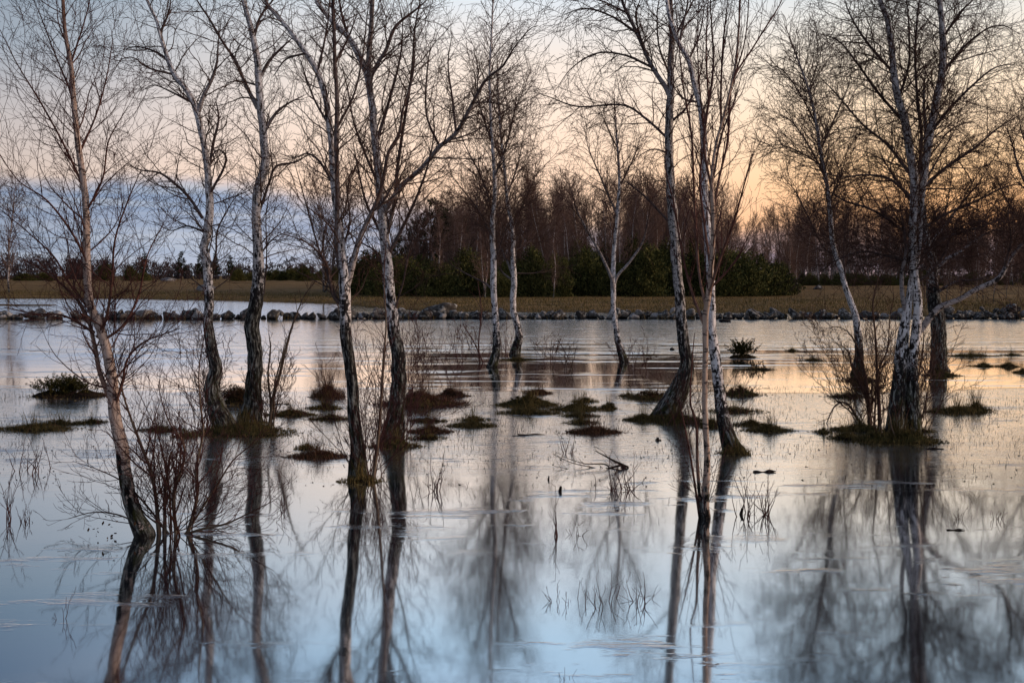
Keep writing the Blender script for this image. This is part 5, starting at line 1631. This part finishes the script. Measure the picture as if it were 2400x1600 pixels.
def build_tussocks():
    T = tussock
    T('flat strip of drowned grass at the far left edge of the water', 78, 1006, 150, 10, 1, blades=900, depth=0.4)
    T('low dark bush of evergreen heather on the water at left', 158, 928, 160, 26, 2, name='heather_bush', blades=300, sprigs=6500, sh=0.34, mat='peat', cat='bush')
    T('small twiggy tuft just above the drowned grass strip at left', 140, 994, 90, 7, 3, blades=400, stalks=20, depth=0.4)
    T('narrow grassy strip right of the tuft at left', 215, 990, 60, 5, 4, blades=250, depth=0.4)
    T('long thin sedge strip left of the twin birches', 378, 1008, 90, 7, 5, blades=350, depth=0.35)
    T('thin sedge strip just left of the twin birch foot', 435, 1022, 46, 6, 6, blades=220, depth=0.4)
    T('broad mossy foot shared by the twin birches', 570, 1014, 190, 32, 7, name='moss_mound', blades=1500, bh=0.07, cat='mound')
    T('brown withered bush on the mound behind the twin birches', 560, 945, 110, 20, 8, name='heather_bush', blades=300, sprigs=4200, sh=0.26, smat='brown_leaf', mat='peat', cat='bush')
    T('flat green tussock strip right of the twin birches', 680, 972, 92, 14, 9, blades=900, depth=0.4)
    T('rusty round sedge tuft with long bristling blades near the calm water', 768, 930, 62, 26, 10, blades=700, bh=0.18, gmat='red_grass', mat='peat', stalks=130)
    T('flat grass pad below the rusty sedge tuft', 760, 957, 64, 10, 11, blades=450, depth=0.4)
    T('dark sedge streak below the flat grass pad', 775, 982, 80, 9, 12, blades=420, depth=0.35, mat='peat')
    T('oval drowned turf pad alone in front of the rusty tuft', 745, 1070, 112, 13, 13, blades=800, depth=0.4, gmat='red_grass')
    T('tiny turf scrap just above the oval drowned pad', 718, 1050, 44, 6, 14, blades=160, depth=0.35)
    T('mossy foot of the spreading birch', 925, 1046, 92, 24, 15, name='moss_mound', blades=700, cat='mound')
    T('black mossy foot of the forked birch', 845, 1128, 76, 14, 16, name='moss_mound', blades=300, mat='peat', cat='mound')
    T('large grassy mound bearing the red-brown twiggy bush', 990, 948, 165, 42, 17, name='moss_mound', blades=1500, bh=0.1, gmat='red_grass', cat='mound', stalks=90)
    T('small dome of brown turf right of the bushy mound', 1060, 928, 60, 34, 18, name='moss_mound', blades=500, gmat='red_grass', mat='peat', cat='mound')
    T('dark streak of turf in front of the bushy mound', 1000, 987, 72, 9, 19, blades=300, depth=0.35, mat='peat')
    T('grass pad with upright blades in front of the bushy mound', 1008, 1012, 84, 12, 20, blades=600, stalks=70, gmat='red_grass')
    T('thin black turf line beneath the grass pad', 1000, 1027, 76, 4, 21, blades=200, depth=0.3, mat='peat')
    T('flat turf pad left of the slim birch reflection', 1103, 998, 92, 12, 22, blades=600, depth=0.4)
    T('thin turf sliver above the flat pad near the slim birch reflection', 1110, 984, 66, 5, 23, blades=220, depth=0.3)
    T('grass skirt around the foot of the S-curved birch', 1215, 843, 64, 8, 24, blades=300, depth=0.4, gmat='grass')
    T('big dark green moss mound in mid-water right of the slim birch reflection', 1236, 950, 118, 34, 25, name='moss_mound', blades=1100, cat='mound', sprigs=700, sh=0.08)
    T('flat grassy apron in front of the dark moss mound', 1238, 968, 116, 12, 26, blades=800, depth=0.4)
    T('small brown hump behind the dark moss mound', 1262, 922, 54, 14, 27, blades=400, gmat='red_grass', mat='peat', stalks=20)
    T('wide oval green pad between moss mound and swollen birch', 1356, 960, 112, 16, 28, blades=1000, depth=0.42, sprigs=400, sh=0.05)
    T('thin pad just behind the wide oval pad', 1372, 941, 50, 7, 29, blades=260, depth=0.35)
    T('dark ragged pad just before the wide oval pad', 1358, 975, 70, 7, 30, blades=300, depth=0.35, mat='peat')
    T('black turf scrap between the ragged pad and the tufted pad', 1362, 991, 64, 6, 31, blades=260, depth=0.3, mat='peat')
    T('tufted brown pad below the group of pads at centre', 1392, 1013, 100, 15, 32, blades=800, stalks=50, gmat='red_grass')
    T('small sprig tuft right of the wide oval pad', 1425, 957, 34, 12, 33, blades=140, sprigs=500, sh=0.08)
    T('low heathery rise left of the swollen birch foot', 1522, 934, 96, 18, 34, name='moss_mound', blades=600, sprigs=700, sh=0.12, smat='brown_leaf', cat='mound', stalks=30)
    T('grass tail at the left end of the heathery rise', 1472, 928, 40, 5, 35, blades=180, depth=0.35)
    T('flat mossy spit left of the swollen birch foot', 1510, 984, 76, 17, 36, name='moss_mound', blades=600, cat='mound')
    T('wide mossy foot of the swollen birch', 1590, 988, 150, 24, 37, name='moss_mound', blades=1300, cat='mound')
    T('moss clump between the swollen birch and the elbowed birch', 1668, 1000, 60, 18, 38, name='moss_mound', blades=400, cat='mound')
    T('ragged grass at the slanting foot of the elbowed birch', 1722, 1062, 56, 10, 39, blades=350, bh=0.09)
    T('heathery hummock with bare twigs right behind the elbowed birch', 1735, 925, 88, 18, 40, name='moss_mound', blades=500, sprigs=800, sh=0.12, smat='brown_leaf', cat='mound', stalks=40)
    T('dark twiggy pad below the heathery hummock', 1722, 964, 110, 12, 41, blades=400, mat='peat', stalks=20)
    T('small pad with short dead stems, left of the oval one', 1758, 996, 60, 12, 42, blades=350, stalks=20)
    T('oval brown pad alone right of the elbowed birch', 1804, 1009, 84, 16, 43, blades=700, depth=0.4)
    T('spiky dark green juniper sprouting from the water beyond the elbowed birch', 1738, 838, 62, 14, 44, name='juniper_bush', blades=120, sprigs=2600, sh=0.48, mat='peat', cat='bush')
    T('low dark branchy mat below the spiky juniper', 1775, 866, 62, 8, 45, blades=200, sprigs=300, sh=0.2, smat='brown_leaf', mat='peat')
    T('tiny dark tuft in the rippled water at right', 1856, 822, 26, 6, 46, blades=140)
    T('thin pale tuft line left of the leaning slim birch', 1905, 845, 44, 6, 47, blades=220)
    T('mossy islet under the double birch', 2098, 1034, 150, 46, 48, name='moss_mound', blades=1600, bh=0.07, cat='mound', sprigs=500, sh=0.06)
    T('green mossy shelf left of the double birch islet', 2012, 1008, 104, 20, 49, name='moss_mound', blades=700, cat='mound')
    T('dark drowned turf scrap below the mossy shelf', 1985, 1027, 70, 10, 50, blades=360, mat='peat')
    T('tiny scrap left of the drowned turf near the double birch', 1930, 1014, 36, 5, 51, blades=140)
    T('turf streak behind the gnarled bush at right', 1985, 930, 80, 12, 52, blades=350, mat='peat', depth=0.4)
    T('mossy foot of the slim leaning birch', 2018, 892, 72, 18, 53, name='moss_mound', blades=400, cat='mound', sprigs=500, sh=0.3, smat='heather')
    T('mossy foot of the stout rough birch', 2206, 880, 66, 16, 54, name='moss_mound', blades=500, cat='mound', depth=0.6)
    T('long flat turf pad right of the stout rough birch', 2275, 835, 104, 11, 55, blades=700, depth=0.3)
    T('short dark pad below the long flat turf pad', 2305, 858, 50, 8, 56, blades=300, depth=0.35)
    T('dark pad with low stems near the right edge', 2362, 859, 44, 11, 57, blades=320, depth=0.4, mat='peat')
    T('small pad cut by the right edge', 2396, 873, 34, 10, 58, blades=240, depth=0.4)
    T('thin far sliver of turf near the right edge', 2372, 833, 60, 4, 59, blades=200, depth=0.25)
    T('fan-shaped tussock with long bare stalks right of the double birch', 2245, 966, 112, 15, 60, blades=800, stalks=60, bh=0.07)
    T('bristling stalk tuft at the right of the fan-shaped tussock', 2285, 960, 60, 12, 61, blades=320, stalks=110, bh=0.09)
    T('low black turf scrap right below the double birch islet', 2150, 1010, 60, 8, 62, blades=260, mat='peat')
    # countless stubble poking through the frozen skin
    rng = np.random.default_rng(77)
    n = 16000
    py = 905 + np.abs(rng.normal(size=n)) * 95
    px = rng.uniform(-40, 2440, n)
    cl = np.sin(px * 0.011 + 2) + np.sin(px * 0.023 + py * 0.05) + np.sin(py * 0.09 + px * 0.004)
    k = (cl + rng.normal(size=n) * 0.9 > 0.0) & (py < 1500)
    px, py = px[k], py[k]
    Y = H * F / (py - HOR)
    B = np.stack([(px - 1200) / F * Y, Y, np.full(len(Y), -0.003)], 1)
    a = Acc()
    a.blades(B, 0.055, 0.9, 0.0026, rng)
    m = 1100
    py = rng.uniform(925, 1140, m)
    px = rng.uniform(0, 2400, m)
    Y = H * F / (py - HOR)
    C = np.stack([(px - 1200) / F * Y, Y, np.full(m, 0.004)], 1)
    d = np.stack([rng.normal(size=m), rng.normal(size=m) * 0.5, np.zeros(m)], 1)
    a.leaves(C, 0.013, rng, 3.0, d)
    o = a.build('stubble', M['wood'], smooth=False)
    o['kind'] = 'stuff'
    o['label'] = 'countless short dark grass stubble poking through the thin ice'
    o['category'] = 'stubble'
    # withered leaves still on the willow near the water
    rng = np.random.default_rng(78)
    for (lab, cx, cy, nn, sx, sy, Y) in [('cluster of withered dark red leaves hanging over the water left of the front birch', 240, 1225, 16, 30, 35, 8.35)]:
        P = np.stack([cx + rng.normal(size=nn) * sx, cy + rng.normal(size=nn) * sy * 0.8], 1)
        C = np.array([at(a_, min(b_, 1262), Y + rng.normal() * 0.05) for a_, b_ in P])
        C[:, 2] = np.maximum(C[:, 2], 0.01)
        a = Acc()
        a.leaves(C, 0.016, rng, 1.8)
        o = a.build('withered_leaves', M['brown_leaf'], smooth=False)
        o['label'] = lab
        o['category'] = 'leaves'
        o['kind'] = 'stuff'


# ------------------------------------------------------------------ go
build_world()
build_materials()
build_setting()
build_stones()
build_wood()
build_birches()
build_shrubs()
build_tussocks()

cam = bpy.data.cameras.new('camera')
cam.lens = 35.0
cam.sensor_width = 36.0
cam.shift_y = -(800 - HOR) / 2400.0
cam.clip_start = 0.05
cam.clip_end = 6000
co = bpy.data.objects.new('camera', cam)
co.location = (0, 0, H)
co.rotation_euler = (RAD(90), 0, 0)
COL.objects.link(co)
SC.camera = co
SC.view_settings.view_transform = 'Standard'
SC.view_settings.look = 'None'
SC.view_settings.exposure = 0
#SC.cycles.debug_use_spatial_splits = True
SC.cycles.use_denoising = DENOISE
SC.cycles.use_adaptive_sampling = True
SC.cycles.adaptive_threshold = 0.02
SC.cycles.max_bounces = 3
SC.cycles.diffuse_bounces = 1
SC.cycles.glossy_bounces = 2
SC.cycles.transmission_bounces = 0
SC.cycles.caustics_reflective = False
